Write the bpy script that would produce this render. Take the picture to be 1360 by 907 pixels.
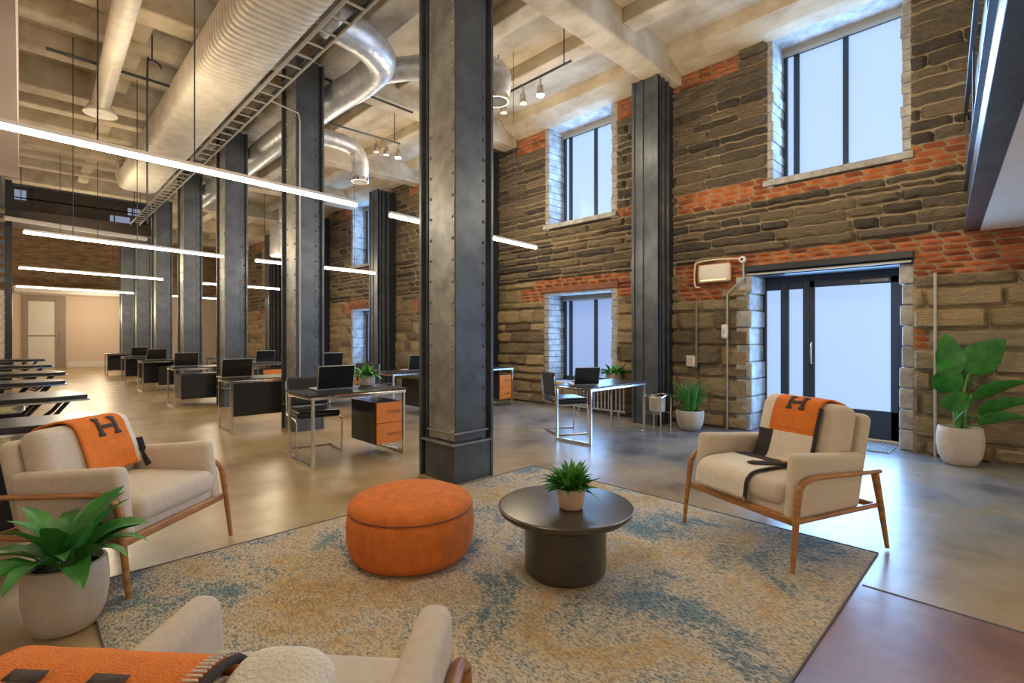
import bpy, bmesh, math, random
from math import sin, cos, pi, radians, atan2, sqrt
from mathutils import Vector, Matrix, noise
random.seed(7)
S = bpy.context.scene
for o in list(bpy.data.objects): bpy.data.objects.remove(o)
COL = S.collection

# ------------------------------------------------------------------ camera
cam = bpy.data.cameras.new('camera'); co = bpy.data.objects.new('camera', cam); COL.objects.link(co)
cam.sensor_width = 36; cam.lens = 36*665/1360; cam.shift_y = -7.5/1360; cam.clip_start = .05; cam.clip_end = 100
co.location = (0, 0, 1.3); co.rotation_euler = (pi/2, 0, -radians(44.35)); S.camera = co
# ------------------------------------------------------------------ light
S.view_settings.view_transform = 'Standard'; S.view_settings.look = 'None'
S.view_settings.exposure = 0.95; S.view_settings.gamma = 1; S.view_settings.use_curve_mapping = False
WORLD_COL = (1.0, .86, .68); WORLD_STR = .45
w = bpy.data.worlds.new('world'); S.world = w; w.use_nodes = True
w.node_tree.nodes['Background'].inputs[0].default_value = (*WORLD_COL, 1); w.node_tree.nodes['Background'].inputs[1].default_value = WORLD_STR
def area(name, loc, rot, sx, sy, power, color):
    l = bpy.data.lights.new(name, 'AREA'); l.shape = 'RECTANGLE'; l.size = sx; l.size_y = sy; l.energy = power; l.color = color
    o = bpy.data.objects.new(name, l); COL.objects.link(o); o.location = loc; o.rotation_euler = rot; return o
def bulb(name, loc, power, color, r=.15):
    l = bpy.data.lights.new(name, 'POINT'); l.energy = power; l.color = color; l.shadow_soft_size = r
    o = bpy.data.objects.new(name, l); COL.objects.link(o); o.location = loc; return o
BLUE = (.27, .54, 1.0); WARM = (1.0, .82, .56)
area('daylight_door', (7.5, 1.6, 1.15), (0, pi/2, 0), 1.7, 1.4, 52, BLUE)
area('daylight_upper', (7.5, 1.63, 4.3), (0, pi/2, 0), 1.6, 1.3, 34, BLUE)
area('daylight_upper_b', (7.5, 5.57, 4.3), (0, pi/2, 0), 1.6, 1.3, 28, BLUE)
area('daylight_lower_b', (7.5, 5.57, 1.3), (0, pi/2, 0), 1.4, 1.3, 18, BLUE)
for i, y in enumerate((9.5, 13.45)):
    area('daylight_upper_c', (7.5, y, 4.3), (0, pi/2, 0), 1.6, 1.3, 20, BLUE)
    area('daylight_lower_c', (7.5, y, 1.3), (0, pi/2, 0), 1.4, 1.3, 16, BLUE)
for x, y, p in ((.9, 2.2, 42), (5.3, 1.0, 38), (5.6, 3.1, 30), (5.5, 6.1, 55), (1.0, 7.0, 40), (4.9, 9.5, 50), (1.0, 12, 55), (4.9, 14, 50), (1.2, 17.5, 60), (4.5, 19, 50), (1.2, 22.5, 60), (2.2, 25.6, 45)):
    bulb('warm_fill', (x, y, 3.35 if y < 20 else 2.2), p, WARM, .35)  # unseen fill points added to brighten the room and the stone wall

# ------------------------------------------------------------------ materials
def newmat(name):
    m = bpy.data.materials.new(name); m.use_nodes = True
    nt = m.node_tree; b = nt.nodes['Principled BSDF']; return m, nt, b
def N(nt, t, **kw):
    n = nt.nodes.new(t)
    for k, v in kw.items():
        if k in n.inputs: n.inputs[k].default_value = v
        else: setattr(n, k, v)
    return n
def pbr(name, col, rough=.6, metal=0, var=0.0, scale=6, bump=0.0, bscale=60, col2=None, emit=None, estr=0, coat=0, stretch=None, detail=4):
    m, nt, b = newmat(name); L = nt.links.new
    b.inputs['Roughness'].default_value = rough; b.inputs['Metallic'].default_value = metal
    if coat: b.inputs['Coat Weight'].default_value = coat; b.inputs['Coat Roughness'].default_value = .08
    b.inputs['Base Color'].default_value = (*col, 1)
    if var or col2 or bump:
        tc = N(nt, 'ShaderNodeTexCoord'); src = tc.outputs['Object']
        if stretch:
            mp = N(nt, 'ShaderNodeMapping'); mp.inputs['Scale'].default_value = stretch; L(src, mp.inputs[0]); src = mp.outputs[0]
        if var or col2:
            nz = N(nt, 'ShaderNodeTexNoise', Scale=scale, Detail=detail, Roughness=.65); L(src, nz.inputs['Vector'])
            r = N(nt, 'ShaderNodeValToRGB'); c2 = col2 or tuple(c*(1-var) for c in col); c1 = col if col2 else tuple(min(1, c*(1+var)) for c in col)
            r.color_ramp.elements[0].position = .35; r.color_ramp.elements[1].position = .65
            r.color_ramp.elements[0].color = (*c2, 1); r.color_ramp.elements[1].color = (*c1, 1)
            L(nz.outputs[0], r.inputs[0]); L(r.outputs[0], b.inputs['Base Color'])
        if bump:
            n2 = N(nt, 'ShaderNodeTexNoise', Scale=bscale, Detail=3); L(src, n2.inputs['Vector'])
            bp = N(nt, 'ShaderNodeBump', Strength=bump, Distance=.01); L(n2.outputs[0], bp.inputs['Height']); L(bp.outputs[0], b.inputs['Normal'])
    if emit:
        b.inputs['Emission Color'].default_value = (*emit, 1); b.inputs['Emission Strength'].default_value = estr
    return m
M = {}
M['concrete'] = pbr('ceiling_concrete', (.58, .50, .38), .85, var=.0, col2=(.38, .30, .20), scale=2.2, bump=.5, bscale=9, stretch=(1, .6, 1))
M['steel'] = pbr('dark_steel', (.105, .118, .135), .38, .6, var=.25, scale=3, bump=.08, bscale=30)
M['steel_light'] = pbr('pale_grey_steel', (.27, .265, .24), .42, .5, var=.3, scale=4, bump=.08, bscale=30)  # plain grey fittings; on column side plates the paler tone is painted-in light
M['blacksteel'] = pbr('black_frame', (.03, .035, .042), .35, .3)
M['frame'] = pbr('window_frame_paint', (.035, .055, .085), .35, .2)
M['duct'] = pbr('galvanised_duct', (.62, .56, .46), .55, .1, var=.12, scale=5)
M['flex'] = pbr('foil_flex_duct', (.60, .60, .60), .38, .6, var=.15, scale=9, bump=.3, bscale=25)
M['chrome'] = pbr('chrome', (.75, .73, .69), .18, 1)
M['black'] = pbr('black_lacquer', (.018, .018, .019), .28)
M['blackmat'] = pbr('black_fabric', (.02, .021, .023), .6)
M['screen'] = pbr('laptop_black', (.012, .013, .016), .22)
M['orange_cab'] = pbr('orange_lacquer', (.80, .24, .035), .42, var=.06, scale=8)
M['ink'] = pbr('dark_red_ink', (.12, .03, .02), .6)
M['cream'] = pbr('cream_upholstery', (.66, .56, .44), .95, var=.05, scale=40, bump=.35, bscale=350)
M['cream2'] = pbr('cream_wool', (.82, .74, .61), .95, var=.05, scale=30, bump=.6, bscale=160)
M['orange_wool'] = pbr('orange_wool', (.83, .22, .03), .92, var=.07, scale=30, bump=.6, bscale=220)
M['grey_wool'] = pbr('charcoal_wool', (.045, .042, .04), .92, bump=.5, bscale=200)
M['emblem'] = pbr('brown_emblem', (.075, .05, .042), .9)
M['wood'] = pbr('walnut_wood', (.48, .23, .075), .36, col2=(.30, .12, .035), scale=5, stretch=(1, 1, 6), bump=.05)
M['orange_felt'] = pbr('orange_boucle', (.70, .185, .03), .95, var=.12, scale=14, bump=.7, bscale=120)
M['bronze'] = pbr('bronze_table', (.105, .088, .068), .28, .45, var=.12, scale=3, stretch=(1, 1, 4))
M['pot'] = pbr('sandstone_pot', (.52, .45, .37), .8, var=.07, scale=12, bump=.3, bscale=90)
M['pot_tan'] = pbr('tan_pot', (.60, .42, .28), .7, var=.08, scale=25, bump=.2, bscale=90)
M['soil'] = pbr('soil', (.035, .025, .018), .95, bump=1, bscale=60)
M['leaf'] = pbr('leaf_green', (.07, .30, .045), .42, col2=(.025, .15, .025), scale=7)
M['leaf_light'] = pbr('leaf_bright', (.12, .38, .05), .42, col2=(.04, .2, .03), scale=9)
M['stem'] = pbr('green_stem', (.10, .30, .06), .5)
M['white'] = pbr('white_plaster', (.74, .70, .65), .8, var=.03)
M['limewash'] = pbr('limewashed_stone', (.46, .45, .43), .9, col2=(.26, .25, .24), scale=6, bump=1, bscale=14)
M['pink'] = pbr('blush_plaster', (.70, .56, .45), .85)
M['taupe'] = pbr('taupe_frame', (.30, .25, .20), .6)
M['mat'] = pbr('grey_mat', (.12, .12, .125), .7, bump=.6, bscale=120)
M['grey_pvc'] = pbr('grey_conduit', (.45, .43, .38), .5, .3)
M['lamp_cream'] = pbr('lamp_cream', (.74, .60, .46), .5)
M['brickdark'] = pbr('mezzanine_dark', (.04, .032, .028), .7, col2=(.09, .06, .045), scale=2)
M['sillwood'] = pbr('sill_oak', (.62, .30, .06), .55, var=.15, scale=6)
M['lintel'] = pbr('lintel_rust', (.20, .07, .035), .7, var=.2, scale=8)
M['farstone'] = pbr('far_tan_stone', (.36, .25, .14), .9, col2=(.16, .11, .065), scale=2.5, bump=.8, bscale=8, stretch=(1, 1, 4))
M['moss'] = pbr('moss', (.22, .24, .07), .95, col2=(.40, .30, .16), scale=40, bump=1, bscale=60)
M['glow'] = pbr('strip_diffuser', (1, 1, 1), .5, emit=(1, .93, .80), estr=12)
M['spotglow'] = pbr('spot_lens', (1, 1, 1), .5, emit=(1, .85, .62), estr=25)
M['warmglow'] = pbr('warm_lens', (1, .8, .6), .5, emit=(1, .45, .2), estr=.9)
M['pane'] = pbr('frosted_daylight_pane', (.2, .25, .3), .25, emit=(.43, .64, 1.0), estr=.45)
M['pane_dim'] = pbr('frosted_lower_pane', (.25, .3, .36), .3, emit=(.28, .45, .90), estr=.36)
M['clearblue'] = pbr('far_window', (.1, .12, .15), .3, emit=(.35, .42, .6), estr=.3)

def stone_mat(name, cols, mort=None, rough=.9, bump=.8, bscale=22):
    m, nt, b = newmat(name); L = nt.links.new
    at = N(nt, 'ShaderNodeAttribute', attribute_name='tone')
    r = N(nt, 'ShaderNodeValToRGB'); e = r.color_ramp.elements
    for i, c in enumerate(cols):
        p = i/(len(cols)-1)
        el = e[0] if i == 0 else (e[-1] if i == len(cols)-1 else e.new(p))
        el.position = p; el.color = (*c, 1)
    tc = N(nt, 'ShaderNodeTexCoord'); mp = N(nt, 'ShaderNodeMapping'); mp.inputs['Scale'].default_value = (1, 1, 3); L(tc.outputs['Object'], mp.inputs[0])
    nz = N(nt, 'ShaderNodeTexNoise', Scale=7, Detail=8, Roughness=.75); L(mp.outputs[0], nz.inputs['Vector'])
    ad = N(nt, 'ShaderNodeMath', operation='MULTIPLY_ADD'); L(nz.outputs[0], ad.inputs[0]); ad.inputs[1].default_value = 1.1; L(at.outputs['Fac'], ad.inputs[2])
    sb = N(nt, 'ShaderNodeMath', operation='SUBTRACT'); L(ad.outputs[0], sb.inputs[0]); sb.inputs[1].default_value = .55
    L(sb.outputs[0], r.inputs[0]); L(r.outputs[0], b.inputs['Base Color'])
    b.inputs['Roughness'].default_value = rough
    n2 = N(nt, 'ShaderNodeTexNoise', Scale=bscale, Detail=5, Roughness=.65); L(mp.outputs[0], n2.inputs['Vector'])
    bp = N(nt, 'ShaderNodeBump', Strength=bump, Distance=.03 if name == 'red_brick' else .09); L(n2.outputs[0], bp.inputs['Height']); L(bp.outputs[0], b.inputs['Normal'])
    return m
M['stone'] = stone_mat('rubble_stone', [(.24, .185, .12), (.38, .285, .165), (.52, .385, .21), (.62, .45, .235), (.42, .34, .23)], bump=1)  # tones raised to carry the warm glow on the lower wall
M['slate'] = stone_mat('shaded_slate', [(.10, .085, .07), (.17, .138, .10), (.27, .21, .14), (.36, .275, .17), (.21, .175, .135)], bump=1.2, bscale=18)  # real slate, its colour also darkened for the weaker light higher up
M['brick'] = stone_mat('red_brick', [(.20, .05, .02), (.36, .105, .035), (.50, .16, .055), (.30, .09, .045)], bump=.5, bscale=40)
M['mortar'] = pbr('mortar', (.26, .20, .125), .95, var=.25, scale=6, bump=.8, bscale=30)

def floor_mat():
    m, nt, b = newmat('polished_concrete'); L = nt.links.new
    g = N(nt, 'ShaderNodeNewGeometry'); sp = N(nt, 'ShaderNodeSeparateXYZ'); L(g.outputs['Position'], sp.inputs[0])
    nz = N(nt, 'ShaderNodeTexNoise', Scale=1.1, Detail=8, Roughness=.66); L(g.outputs['Position'], nz.inputs['Vector'])
    def ramp(stops):
        r = N(nt, 'ShaderNodeValToRGB'); e = r.color_ramp.elements
        for i, (p, c) in enumerate(stops):
            el = e[0] if i == 0 else (e[-1] if i == len(stops)-1 else e.new(p)); el.position = p; el.color = (*c, 1)
        L(nz.outputs[0], r.inputs[0]); return r
    tan = ramp([(.32, (.23, .13, .035)), (.48, (.39, .26, .11)), (.66, (.50, .38, .21))])
    grey = ramp([(.34, (.08, .085, .095)), (.45, (.19, .195, .205)), (.53, (.25, .245, .24)), (.58, (.28, .225, .15)), (.66, (.34, .35, .36))])  # greyer tones put the windows' cool reflection into the concrete colour
    red = ramp([(.32, (.13, .055, .035)), (.5, (.25, .12, .07)), (.66, (.36, .25, .15))])
    def smooth(sock, a, c):
        mr = N(nt, 'ShaderNodeMapRange', interpolation_type='SMOOTHSTEP'); mr.inputs[1].default_value = a; mr.inputs[2].default_value = c; L(sock, mr.inputs[0]); return mr.outputs[0]
    sx = smooth(sp.outputs[0], 3.0, 5.2)  # blend towards the window side, where the painted reflection lies
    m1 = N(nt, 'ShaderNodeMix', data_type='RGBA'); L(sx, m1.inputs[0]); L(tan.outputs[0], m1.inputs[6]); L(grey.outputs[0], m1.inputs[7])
    lt = N(nt, 'ShaderNodeMath', operation='LESS_THAN'); L(sp.outputs[0], lt.inputs[0]); lt.inputs[1].default_value = 3.14
    ly = N(nt, 'ShaderNodeMath', operation='LESS_THAN'); L(sp.outputs[1], ly.inputs[0]); ly.inputs[1].default_value = 1.5
    mu = N(nt, 'ShaderNodeMath', operation='MULTIPLY'); L(lt.outputs[0], mu.inputs[0]); L(ly.outputs[0], mu.inputs[1])
    m2 = N(nt, 'ShaderNodeMix', data_type='RGBA'); L(mu.outputs[0], m2.inputs[0]); L(m1.outputs[2], m2.inputs[6]); L(red.outputs[0], m2.inputs[7])
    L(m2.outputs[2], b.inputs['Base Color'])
    n2 = N(nt, 'ShaderNodeTexNoise', Scale=2.3, Detail=5); L(g.outputs['Position'], n2.inputs['Vector'])
    mr = N(nt, 'ShaderNodeMapRange'); mr.inputs[3].default_value = .24; mr.inputs[4].default_value = .42; L(n2.outputs[0], mr.inputs[0]); L(mr.outputs[0], b.inputs['Roughness'])
    b.inputs['Specular IOR Level'].default_value = .7; b.inputs['Coat Weight'].default_value = .2; b.inputs['Coat Roughness'].default_value = .22
    n3 = N(nt, 'ShaderNodeTexNoise', Scale=9, Detail=4); L(g.outputs['Position'], n3.inputs['Vector'])
    bp = N(nt, 'ShaderNodeBump', Strength=.08, Distance=.02); L(n3.outputs[0], bp.inputs['Height']); L(bp.outputs[0], b.inputs['Normal'])
    return m
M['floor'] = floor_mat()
def rug_mat():
    m, nt, b = newmat('distressed_rug'); L = nt.links.new
    g = N(nt, 'ShaderNodeTexCoord')
    mp = N(nt, 'ShaderNodeMapping'); mp.inputs['Scale'].default_value = (1, 1.0, 1); L(g.outputs['Object'], mp.inputs[0])
    n1 = N(nt, 'ShaderNodeTexNoise', Scale=1.35, Detail=10, Roughness=.74, Distortion=.5); L(mp.outputs[0], n1.inputs['Vector'])
    r = N(nt, 'ShaderNodeValToRGB'); e = r.color_ramp.elements
    st = [(.30, (.11, .19, .23)), (.42, (.20, .27, .29)), (.475, (.47, .43, .35)), (.54, (.56, .47, .33)), (.61, (.50, .33, .14)), (.67, (.56, .48, .36)), (.78, (.28, .32, .31))]
    for i, (p, c) in enumerate(st):
        el = e[0] if i == 0 else (e[-1] if i == len(st)-1 else e.new(p)); el.position = p; el.color = (*c, 1)
    n2 = N(nt, 'ShaderNodeTexNoise', Scale=120, Detail=2, Roughness=.6)
    mp2 = N(nt, 'ShaderNodeMapping'); mp2.inputs['Scale'].default_value = (1, .45, 1); L(g.outputs['Object'], mp2.inputs[0]); L(mp2.outputs[0], n2.inputs['Vector'])
    ad = N(nt, 'ShaderNodeMath', operation='MULTIPLY_ADD'); L(n2.outputs[0], ad.inputs[0]); ad.inputs[1].default_value = .22; L(n1.outputs[0], ad.inputs[2])
    sb = N(nt, 'ShaderNodeMath', operation='SUBTRACT'); L(ad.outputs[0], sb.inputs[0]); sb.inputs[1].default_value = .11
    L(sb.outputs[0], r.inputs[0])
    mx = N(nt, 'ShaderNodeMix', data_type='RGBA', blend_type='MULTIPLY'); mx.inputs[0].default_value = .75
    r2 = N(nt, 'ShaderNodeValToRGB'); r2.color_ramp.elements[0].position = .38; r2.color_ramp.elements[0].color = (.45, .43, .40, 1); r2.color_ramp.elements[1].position = .58; r2.color_ramp.elements[1].color = (1.25, 1.22, 1.15, 1)
    L(n2.outputs[0], r2.inputs[0]); L(r.outputs[0], mx.inputs[6]); L(r2.outputs[0], mx.inputs[7]); L(mx.outputs[2], b.inputs['Base Color'])
    b.inputs['Roughness'].default_value = .95
    bp = N(nt, 'ShaderNodeBump', Strength=.9, Distance=.012); L(n2.outputs[0], bp.inputs['Height']); L(bp.outputs[0], b.inputs['Normal'])
    return m
M['rug'] = rug_mat()

# ------------------------------------------------------------------ mesh tools
class MB:
    def __init__(s): s.v = []; s.f = []; s.m = []; s.tone = []
    def add(s, vs, fs, mi=0, tone=0.0, xf=None):
        b = len(s.v)
        for p in vs: s.v.append(tuple(xf @ Vector(p)) if xf is not None else tuple(p))
        for f in fs: s.f.append(tuple(b+i for i in f)); s.m.append(mi); s.tone.append(tone)
    def box(s, a, b, mi=0, xf=None, tone=0.0):
        (x0, y0, z0), (x1, y1, z1) = a, b
        x0, x1 = min(x0, x1), max(x0, x1); y0, y1 = min(y0, y1), max(y0, y1); z0, z1 = min(z0, z1), max(z0, z1)
        vs = [(x0,y0,z0),(x1,y0,z0),(x1,y1,z0),(x0,y1,z0),(x0,y0,z1),(x1,y0,z1),(x1,y1,z1),(x0,y1,z1)]
        s.add(vs, [(0,3,2,1),(4,5,6,7),(0,1,5,4),(1,2,6,5),(2,3,7,6),(3,0,4,7)], mi, tone, xf); return s
    def prism(s, poly, axis, a, b, mi=0, xf=None):
        n = len(poly)
        def P(p, t):
            return (t, p[0], p[1]) if axis == 'x' else ((p[0], t, p[1]) if axis == 'y' else (p[0], p[1], t))
        vs = [P(p, a) for p in poly]+[P(p, b) for p in poly]
        fs = [tuple(range(n)), tuple(range(2*n-1, n-1, -1))]+[(i, i+n, (i+1) % n+n, (i+1) % n) for i in range(n)]
        s.add(vs, fs, mi, 0, xf); return s
    def tube(s, pts, r, n=10, mi=0, cap=True, xf=None, sq=1.0):
        pts = [Vector(p) for p in pts]; k = len(pts); rs = r if isinstance(r, (list, tuple)) else [r]*k
        vs = []; fs = []; up = None
        for i, p in enumerate(pts):
            t = (pts[min(i+1, k-1)]-pts[max(i-1, 0)]).normalized()
            if up is None:
                up = Vector((0, 0, 1)) if abs(t.z) < .9 else Vector((1, 0, 0))
            side = t.cross(up).normalized(); up = side.cross(t).normalized()
            for j in range(n):
                a = 2*pi*j/n; vs.append(p+side*cos(a)*rs[i]+up*sin(a)*rs[i]*sq)
        for i in range(k-1):
            for j in range(n):
                fs.append((i*n+j, i*n+(j+1) % n, (i+1)*n+(j+1) % n, (i+1)*n+j))
        if cap: fs.append(tuple(range(n-1, -1, -1))); fs.append(tuple((k-1)*n+j for j in range(n)))
        s.add(vs, fs, mi, 0, xf); return s
    def lathe(s, prof, c=(0, 0, 0), n=40, mi=0, xf=None, ex=1.0, ey=1.0):
        vs = []; fs = []; k = len(prof)
        for r, z in prof:
            for j in range(n): a = 2*pi*j/n; vs.append((c[0]+r*cos(a)*ex, c[1]+r*sin(a)*ey, c[2]+z))
        for i in range(k-1):
            for j in range(n): fs.append((i*n+j, i*n+(j+1) % n, (i+1)*n+(j+1) % n, (i+1)*n+j))
        fs.append(tuple(range(n-1, -1, -1))); fs.append(tuple((k-1)*n+j for j in range(n)))
        s.add(vs, fs, mi, 0, xf); return s
    def rbox(s, c, size, r, mi=0, xf=None, puff=(0, 0, 0), fn=None, m=4):
        h = [q/2 for q in size]
        def samples(hh):
            i = hh-r; return [-hh, -hh+r*.12, -hh+r*.35, -hh+r*.65, -i]+[-i+2*i*k/m for k in range(1, m)]+[i, hh-r*.65, hh-r*.35, hh-r*.12, hh]
        ax = [samples(q) for q in h]
        def place(p):
            q = [max(-(h[i]-r), min(h[i]-r, p[i])) for i in range(3)]
            d = Vector([p[i]-q[i] for i in range(3)])
            if d.length > 1e-9: d = d.normalized()*r
            o = [q[i]+d[i] for i in range(3)]
            for i in range(3):
                if puff[i]:
                    a, b = [j for j in range(3) if j != i]
                    o[i] += puff[i]*(p[i]/h[i])*max(0, 1-(p[a]/h[a])**2)*max(0, 1-(p[b]/h[b])**2)
            o = Vector(o)
            if fn: o = Vector(fn(o))
            return o+Vector(c)
        for i in range(3):
            a, b = [(1, 2), (2, 0), (0, 1)][i]
            for sg in (-1, 1):
                vs = []; A = ax[a]; B = ax[b]
                for u in A:
                    for v in B:
                        p = [0, 0, 0]; p[i] = sg*h[i]; p[a] = u; p[b] = v; vs.append(place(p))
                nb = len(B); fs = []
                for x in range(len(A)-1):
                    for y in range(nb-1):
                        q = (x*nb+y, (x+1)*nb+y, (x+1)*nb+y+1, x*nb+y+1); fs.append(q if sg > 0 else q[::-1])
                s.add(vs, fs, mi, 0, xf)
        return s
    def build(s, name, mats, parent=None, smooth=False, weld=True, bevel=0, tone=False, solid=0, subsurf=0):
        me = bpy.data.meshes.new(name); me.from_pydata(s.v, [], s.f)
        for m in (mats if isinstance(mats, list) else [mats]): me.materials.append(M[m] if isinstance(m, str) else m)
        me.polygons.foreach_set('material_index', s.m)
        if tone:
            a = me.attributes.new('tone', 'FLOAT', 'FACE'); a.data.foreach_set('value', s.tone)
        bm = bmesh.new(); bm.from_mesh(me)
        if weld: bmesh.ops.remove_doubles(bm, verts=bm.verts, dist=1e-5)
        if weld: bmesh.ops.recalc_face_normals(bm, faces=bm.faces)
        bm.to_mesh(me); bm.free()
        if smooth:
            me.polygons.foreach_set('use_smooth', [True]*len(me.polygons))
            try: me.set_sharp_from_angle(angle=radians(50 if smooth is True else smooth))
            except Exception: pass
        o = bpy.data.objects.new(name, me); COL.objects.link(o)
        if bevel:
            b = o.modifiers.new('bevel', 'BEVEL'); b.width = bevel; b.segments = 2; b.limit_method = 'ANGLE'; b.angle_limit = radians(40)
        if solid:
            q = o.modifiers.new('solid', 'SOLIDIFY'); q.thickness = solid; q.offset = 0
        if subsurf:
            q = o.modifiers.new('sub', 'SUBSURF'); q.levels = subsurf; q.render_levels = subsurf
        if parent: o.parent = parent
        return o
def tag(o, label=None, cat=None, group=None, kind=None):
    if label: o['label'] = label
    if cat: o['category'] = cat
    if group: o['group'] = group
    if kind: o['kind'] = kind
    return o
def thing(name, label, cat, loc=(0, 0, 0), rz=0, group=None):
    o = bpy.data.objects.new(name, None); COL.objects.link(o); o.location = loc; o.rotation_euler = (0, 0, rz); o.empty_display_size = .1
    return tag(o, label, cat, group)
def struct(name, mb, mats, parent=None, **kw):
    o = mb.build(name, mats, parent, **kw)
    if not parent: o['kind'] = 'structure'
    return o
def spline(pts, n=8):
    P = [Vector(p) for p in pts]; out = []
    for i in range(len(P)-1):
        a = P[max(i-1, 0)]; b = P[i]; c = P[i+1]; d = P[min(i+2, len(P)-1)]
        for k in range(n):
            t = k/n; out.append(.5*((2*b)+(c-a)*t+(2*a-5*b+4*c-d)*t*t+(3*b-a-3*c+d)*t**3))
    out.append(P[-1]); return out

# ================================================================== STRUCTURE
WX = 7.1; H = 5.5
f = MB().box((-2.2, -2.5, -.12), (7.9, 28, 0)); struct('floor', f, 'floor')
j = MB().box((3.128, -2.5, 0), (3.14, .59, .0025)); struct('trim_1', j, 'mat')
# ---- right wall: coursed rubble laid stone by stone, brick patches
BAYS = [1.63+3.94*k for k in range(6)]
def openings(z0, z1):
    zc = (z0+z1)/2; out = []
    if zc < 2.22: out.append((.87, 2.63))
    if 3.27 < zc < 5.28: out.append((.89, 2.40))
    for b in BAYS[1:]:
        if .42 < zc < 2.22: out.append((b-.80, b+.84))
        if 3.27 < zc < 5.28: out.append((b-.80, b+.81))
    return out
def is_brick(y, z):
    y0 = y
    if 3.13 < z < 3.27 and .3 < y < 3.65: return True
    if 3.27 < z < 3.42 and (y < .88 or 2.4 < y < 3.65): return True
    if 2.22 <= z < 2.42 and y < 3.0: return True
    if 1.96 < z < 2.22 and (y < .87 or 2.66 < y < 3.65): return True
    if 2.22 < z < 2.34 and y < 3.7: return True
    if 1.82 < z < 2.0 and 3.0 < y < 3.65: return True
    if 1.16 < z < 1.38 and y < .87 and y > .70: return True
    if z > 4.95 and 2.75 < y < 4.4: return True
    for b in BAYS[1:]:
        if 2.22 < z < 2.36 and abs(y-b) < 1.05: return True
        if 2.0 < z <= 2.22 and abs(y-b) < 1.45: return True
        if z > 4.9 and abs(y-b) < 1.5: return True
        if 3.2 < z < 3.5 and b-1.3 < y < b-.8: return True
    return False
wall = MB()
wall.box((WX+.03, -1.2, 0), (WX+.04, .87, H), 1)
def course(z0, z1, ylo, yhi, brick, cell):
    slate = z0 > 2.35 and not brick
    y = ylo+random.uniform(-.1, 0)
    while y < yhi-.01:
        L = random.uniform(.19, .23) if brick else random.uniform(.25, .95)
        a = max(y, ylo); b = min(y+L, yhi); y += L
        if yhi-b < .07: b = yhi; y = yhi
        if b-a < .03: continue
        g = .006 if brick else .005
        d = random.uniform(.0, .012) if brick else random.uniform(.0, .045)
        za = z0+g/2+(0 if brick else random.uniform(0, .012)); zb = z1-g/2-(0 if brick else random.uniform(0, .015))
        ya = a+g/2; yb = b-g/2; tone = random.random()
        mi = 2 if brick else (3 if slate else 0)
        nu = max(2, int((yb-ya)/cell)); nv = max(2, int((zb-za)/(cell*.75)))
        vs = []; e = .008 if brick else .02
        for i in range(nu+1):
            for k in range(nv+1):
                u = i/nu; v = k/nv; yy = ya+(yb-ya)*u; zz = za+(zb-za)*v
                edge = (i in (0, nu)) or (k in (0, nv))
                n = 0 if brick else noise.noise(Vector((yy*3+d*90, zz*11, tone*50)))*.024+noise.noise(Vector((yy*9, zz*30, tone*9)))*.014
                x = WX+.03-(.0 if edge else (.026 if brick else .035)+d*1+n)
                if edge and not brick: yy += noise.noise(Vector((yy*9, zz*9, 3)))*.016; zz += noise.noise(Vector((yy*6, zz*5, 8)))*.024
                vs.append((x, yy, zz))
        fs = [(i*(nv+1)+k, i*(nv+1)+k+1, (i+1)*(nv+1)+k+1, (i+1)*(nv+1)+k) for i in range(nu) for k in range(nv)]
        wall.add(vs, fs, mi, tone)
zb = [0, .42, 1.16, 1.38, 1.82, 1.96, 2.22, 2.36, 2.42, 3.13, 3.27, 3.42, 4.9, 5.0, 5.28, 5.5]
for za, zt in zip(zb[:-1], zb[1:]):
    zc = (za+zt)/2; ops = sorted(openings(za, zt)); cur = -1.2; free = []
    for a, b in ops:
        if a > cur: free.append((cur, a))
        cur = b
    free.append((cur, 27.6))
    for a, b in free:
        # split the free stretch where brick starts or stops
        ys = [a]; st = is_brick(a+.03, zc); y = a+.03; segs = []
        while y < b:
            nb = is_brick(y, zc)
            if nb != st: segs.append((ys[-1], y, st)); ys.append(y); st = nb
            y += .05
        segs.append((ys[-1], b, st))
        for p, q, br in segs:
            wall.box((WX+.028, p, za), (WX+.5, q, zt), 1)
            n = max(1, round((zt-za)/(.072 if br else (random.uniform(.19, .27) if za < 2.3 else random.uniform(.10, .16)))))
            hs = [1+(0 if br else random.uniform(-.35, .35)) for _ in range(n)]; tot = sum(hs); z = za
            for hh in hs:
                z2 = z+(zt-za)*hh/tot
                if p < 8: course(z, z2, p, min(q, 9), br, .034)
                if q > 9: course(z, z2, max(p, 9), q, br, .09)
                z = z2
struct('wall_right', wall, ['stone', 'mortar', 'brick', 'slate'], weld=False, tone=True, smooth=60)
# cornice where wall meets ceiling
cr = MB()
for a, b in ((-1.2, 3.6), (3.95, 7.1), (7.45, 27.5)):
    cr.prism([(6.66, 5.5), (6.72, 5.36), (6.95, 5.26), (7.12, 5.22), (7.12, 5.5)], 'y', a, b)
struct('trim_2', cr, 'concrete')
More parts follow.
